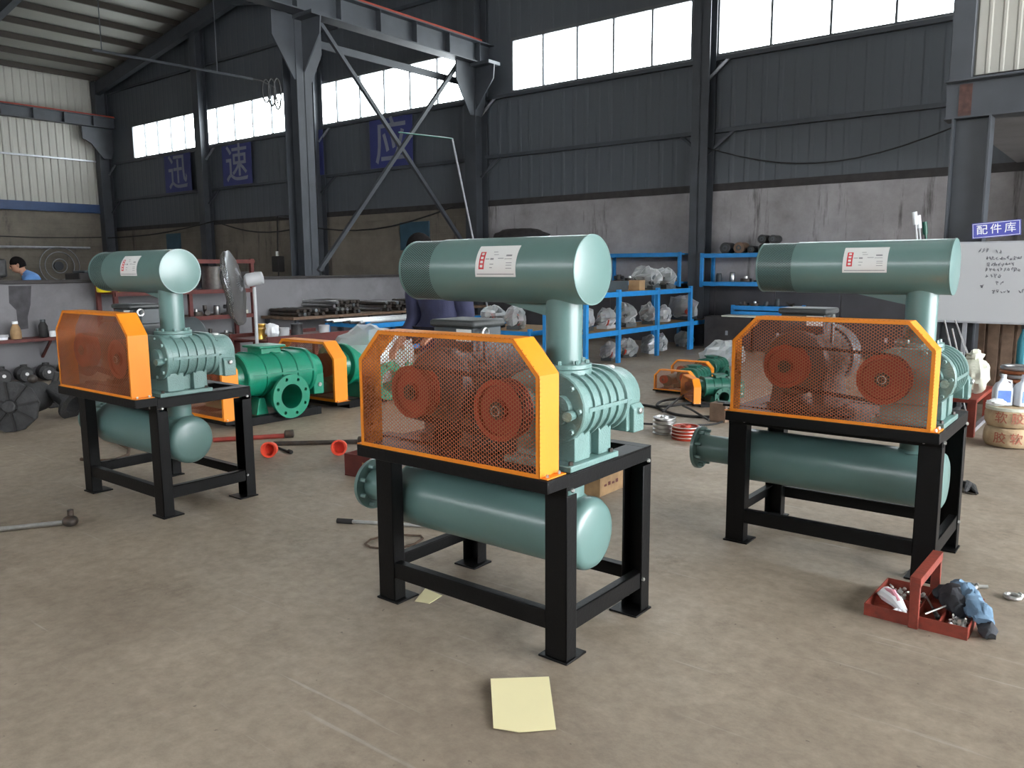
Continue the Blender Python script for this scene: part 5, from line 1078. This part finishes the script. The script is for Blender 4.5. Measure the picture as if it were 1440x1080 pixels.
def person(label, loc, rz, J, top, bottom):
    # local frame: front is -y. J: joint name -> point
    P = thing('person', label, 'person', loc, rz); V = []; E = []; R = []; ix = {}
    def jv(n, p, r, par=None):
        ix[n] = len(V); V.append(Vector(p)); R.append(r)
        if par is not None: E.append((ix[par], ix[n]))
    jv('pelvis', J['pelvis'], (.15,.11)); jv('belly', J['belly'], (.145,.105), 'pelvis'); jv('chest', J['chest'], (.165,.115), 'belly'); jv('nb', J['nb'], .075, 'chest'); jv('neck', J['neck'], .055, 'nb'); jv('skull', J['head'], .07, 'neck')
    for s in ('l','r'):
        jv('sh'+s, J['sh'+s], .065, 'nb'); jv('el'+s, J['el'+s], .047, 'sh'+s); jv('wr'+s, J['wr'+s], .030, 'el'+s)
        w = Vector(J['wr'+s]); d = (w-Vector(J['el'+s])).normalized(); side = d.cross(Vector((0,0,1))); side = side.normalized() if side.length > .1 else Vector((1,0,0)); up = side.cross(d)
        jv('pa'+s, w+d*.065, (.036,.022), 'wr'+s)
        for k, (o, l) in enumerate(((-.030,.070),(-.010,.080),(.010,.076),(.030,.062))):
            jv('f%d%s'%(k,s), w+d*.105+side*o, .010, 'pa'+s); jv('g%d%s'%(k,s), w+d*(.105+l*.55)+side*o*1.05-up*.012, .009, 'f%d%s'%(k,s)); jv('h%d%s'%(k,s), w+d*(.105+l*.9)+side*o*1.05-up*.035, .0075, 'g%d%s'%(k,s))
        jv('t0'+s, w+d*.045+side*(-.045 if s=='l' else .045)-up*.01, .012, 'pa'+s); jv('t1'+s, w+d*.085+side*(-.062 if s=='l' else .062)-up*.02, .010, 't0'+s)
        jv('hp'+s, J['hp'+s], .095, 'pelvis'); jv('kn'+s, J['kn'+s], .062, 'hp'+s); jv('an'+s, J['an'+s], .042, 'kn'+s); jv('toe'+s, Vector(J['an'+s])+Vector((0,-.17,-.045)), .036, 'an'+s)
    vs, fs = skin_mesh(V, E, R, 0); mb = MB().add(vs, fs); h = Vector(J['head']); f = Vector(J['face']).normalized(); rt = f.cross(Vector((0,0,1))).normalized(); u = rt.cross(f)
    def hp(a, b, c): return h+rt*a+f*b+u*c
    hb = MB().ball((0,0,0),1,20,14); hv = []
    for x,y,z in hb.v:
        w = .078*(1-.20*max(0,-z)**1.5); dpt = .098*(1 - .10*max(0,-z)); hv.append(tuple(hp(x*w, y*dpt+(.012 if z<-.3 and y>0 else 0), z*.118)))
    mb.add(hv, hb.f); mb.tube([hp(0,.090,.025),hp(0,.108,-.012),hp(0,.094,-.024)],[.008,.015,.008],8)
    for s in (-1,1): mb.ball(hp(s*.080,-.005,-.005),(.014,.018,.030),8,6)
    mb.tube([hp(-.022,.088,-.056),hp(0,.094,-.055),hp(.022,.088,-.056)],[.004,.007,.004],6)
    bd = mb.build('body', M['skin'], P, smooth=80)
    for s in (-1,1): MB().ball(hp(s*.032,.086,.012),.010,8,6).build('eye', M['hair'], P)
    hr = MB().ball((0,0,0),1,20,14); hr.v = [tuple(hp(x*.087, y*.105-.010 if y>0 else y*.112-.008, z*.125+.008) if not (z < .22 and y > -.25) and z > -.55 else hp(x*.074,y*.088-.004,max(z,-.5)*.105)) for x,y,z in hr.v]; hr.build('hair', M['hair'], P, smooth=80)
    def garment(names, grow, nm, m, root):
        sub = [n for n in names]; vi = {n:i for i,n in enumerate(sub)}; ee = [(vi[a],vi[b]) for a,b in ((next(k for k,v in ix.items() if v==e[0]), next(k for k,v in ix.items() if v==e[1])) for e in E) if a in vi and b in vi]
        xg = {'neck':-.004,'pelvis':.012 if 'chest' in sub else -.03,'belly':0 if 'chest' in sub else -.07,'nb':.03,'shl':.022,'shr':.022,'chest':.012}; rr = [tuple(q+grow+xg.get(n,0) for q in R[ix[n]]) if hasattr(R[ix[n]],'__len__') else (R[ix[n]]+grow+xg.get(n,0),)*2 for n in sub]
        pv = [V[ix[n]] for n in sub]
        if 'chest' in vi: pv.append(V[ix['pelvis']]+Vector((0,0,-.10))); ee.append((vi['pelvis'],len(pv)-1)); rr.append((.15+grow,.115+grow))
        vs, fs = skin_mesh(pv, ee, rr, vi[root]); g = MB().add(vs, fs); g.v = [tuple(Vector(p)+Vector((noise.noise(Vector(p)*9),noise.noise(Vector(p)*9+Vector((5,5,5))),0))*.012) for p in g.v]; g.build(nm, M[m], P, smooth=80)
    sl = ('shl','ell','wrl','shr','elr','wrr') if top == 'navy' else ('shl','ell','shr','elr')
    garment(('pelvis','belly','chest','nb','neck')+sl, .020, 'jacket' if top=='navy' else 'shirt', top, 'pelvis')
    garment(('belly','pelvis','hpl','knl','anl','hpr','knr','anr'), .016, 'trousers', bottom, 'pelvis')
    for s in ('l','r'): MB().tube([Vector(J['an'+s])+Vector((0,.06,-.045)),Vector(J['an'+s])+Vector((0,-.06,-.04)),Vector(J['an'+s])+Vector((0,-.18,-.05))],[.045,.05,.038],12).build('shoe', M['rubber'], P)
    return P
p = PY(622,400,4.25)
person('worker in navy overalls standing behind the central blower, hand lowered', (p.x,4.25,0), .0,
  dict(pelvis=(0,0,.97),belly=(0,0,1.13),chest=(0,-.01,1.32),nb=(-.05,-.04,1.47),neck=(-.08,-.07,1.54),head=(-.125,-.10,1.665),face=(-.2,-1,-.25),
       shl=(-.20,-.06,1.41),ell=(-.225,-.06,1.16),wrl=(-.24,-.18,1.04),shr=(.14,.04,1.42),elr=(.19,.04,1.16),wrr=(.13,-.16,1.10),
       hpl=(-.09,0,.92),knl=(-.10,-.02,.50),anl=(-.10,.02,.095),hpr=(.09,0,.92),knr=(.11,-.02,.50),anr=(.12,.03,.095)), 'navy', 'navy')
q = PX(25,372,-13.35)
person('worker in a light blue shirt leaning forward behind the low partition wall', (-13.35,q.y+.42,0), -.35,
  dict(pelvis=(0,0,.97),belly=(0,-.05,1.13),chest=(0,-.16,1.33),nb=(0,-.27,1.46),neck=(0,-.33,1.52),head=(0,-.40,q.z-.01),face=(0,-1,-.35),
       shl=(-.19,-.24,1.43),ell=(-.26,-.34,1.19),wrl=(-.15,-.58,1.17),shr=(.19,-.24,1.43),elr=(.26,-.34,1.19),wrr=(.15,-.58,1.17),
       hpl=(-.09,0,.92),knl=(-.10,-.03,.50),anl=(-.10,.03,.095),hpr=(.09,0,.92),knr=(.11,-.03,.50),anr=(.11,.03,.095)), 'shirtblue', 'trouser')
mk = thing('bench_machine','dark drilling machine in front of the leaning worker behind the wall','machine',(-13.55,q.y-.35,0),-.3); MB().box(-.3,.3,-.25,.25,0,.85).build('cabinet', M['cast'], mk, bevel=.02); MB().cyl((0,-.05,.85),(0,-.05,1.75),.05,14).build('column', M['cast'], mk); MB().box(-.12,.12,-.16,.25,1.45,1.72).build('head_box', M['cast'], mk, bevel=.03); MB().cyl((0,.16,1.25),(0,.16,1.45),.03,10).build('spindle', M['dsteel'], mk)

lb = thing('lathe','long dark lathe bed behind the low partition wall','machine',(-13.75,0,0)); MB().box(-.3,.3,6.0,9.2,.0,.9).build('bed_stand', M['cast'], lb, bevel=.02); MB().box(-.25,.28,5.9,9.3,.9,1.5).build('bed', M['tarp'], lb, bevel=.02); MB().box(-.2,.25,6.0,6.5,1.5,1.54).build('headstock', M['motdark'], lb, bevel=.02)
# pendant switch hanging off the wall cable
p = PY(388,305,14.45); q = PY(389,368,14.45); pd = thing('pendant_switch','black pendant switch box hanging on a cable by the block wall','switch',(p.x,14.45,0))
MB().tube([(0,.05,p.z+.02),(0,0,q.z+.3),(0,0,q.z+.16)],.018,6).build('cable', M['rubber'], pd); MB().box(-.16,.16,-.12,.12,q.z-.30,q.z+.16).build('pendant_box', M['rubber'], pd, bevel=.03); MB().tube([(0,0,q.z-.29),(-.05,0,q.z-.8),(.03,0,.02)],.018,6).build('drop_cable', M['rubber'], pd); MB().cyl((0,-.02,q.z+.14),(0,-.02,q.z+.30),.05,10).build('hook', M['zinc'], pd)
MB().box(-.01,.01,.0,.55,p.z,p.z+.02).build('wall_arm', M['steelcol'], pd)
# festoon rod under the roof of the left hall with looped cable at its end
fa, fb = PX(355,111,-18.0), PX(130,70,-18.0); fs_ = thing('festoon_line','thin festoon rod under the roof ending in looped black cable','cable',(0,0,0))
MB().cyl(fa, fb, .03, 8).build('rod', M['steelcol'], fs_)
for t in (.25,.95):
    h_ = fa+(fb-fa)*t; MB().cyl(h_, (h_.x,h_.y,roof_z(h_.x)), .012, 6).build('hanger', M['steelcol'], fs_)
for k in range(3):
    cq = PX(374+8*k,128+2*k,-18.0); MB().tube([(cq.x,cq.y+.11*cos(2*pi*i/20),cq.z+(.28+.05*k)*sin(2*pi*i/20)) for i in range(20)],.022,6,closed=True).build('cable_loop', M['rubber'], fs_)
ce_ = PX(392,140,-18.0); MB().tube([fa,PX(368,114,-18.0),PX(384,122,-18.0),PX(391,146,-18.0)],.02,6).build('cable_tail', M['rubber'], fs_)
# scraps lying on the decks inside the guards
for (bx_,by_,bz_,sc,lab,mm) in ((-1.98,2.60,.768,(.09,.035,.03),'crumpled brown scrap on the central blower deck below its drive pulley','wood'),(-2.40,2.52,.770,(.05,.03,.02),'pale offcut on the central blower deck between pulleys','cream'),(-1.02,4.30,.768,(.08,.03,.03),'grey scrap on the right blower deck below its drive pulley','greyplastic'),(-1.62,4.22,.768,(.05,.03,.015),'white paper scrap on the right blower deck corner','white')):
    pass
# wall fan ring behind the leaning worker
wf_ = thing('wall_fan','faint wire wall fan on the far wall behind the leaning worker','fan',(-30.9,0,0)); p = PX(84,374,-30.8)
for r_ in (.25,.5,.68): MB().tube([(.12,p.y+r_*cos(2*pi*i/28),p.z+r_*sin(2*pi*i/28)) for i in range(28)],.016,5,closed=True).build('cage_ring', M['galv'], wf_)
MB().turn([(.16,0),(.16,.10)],(-.05,p.y,p.z),(1,0,0),16).build('hub', M['steelcolL'], wf_)
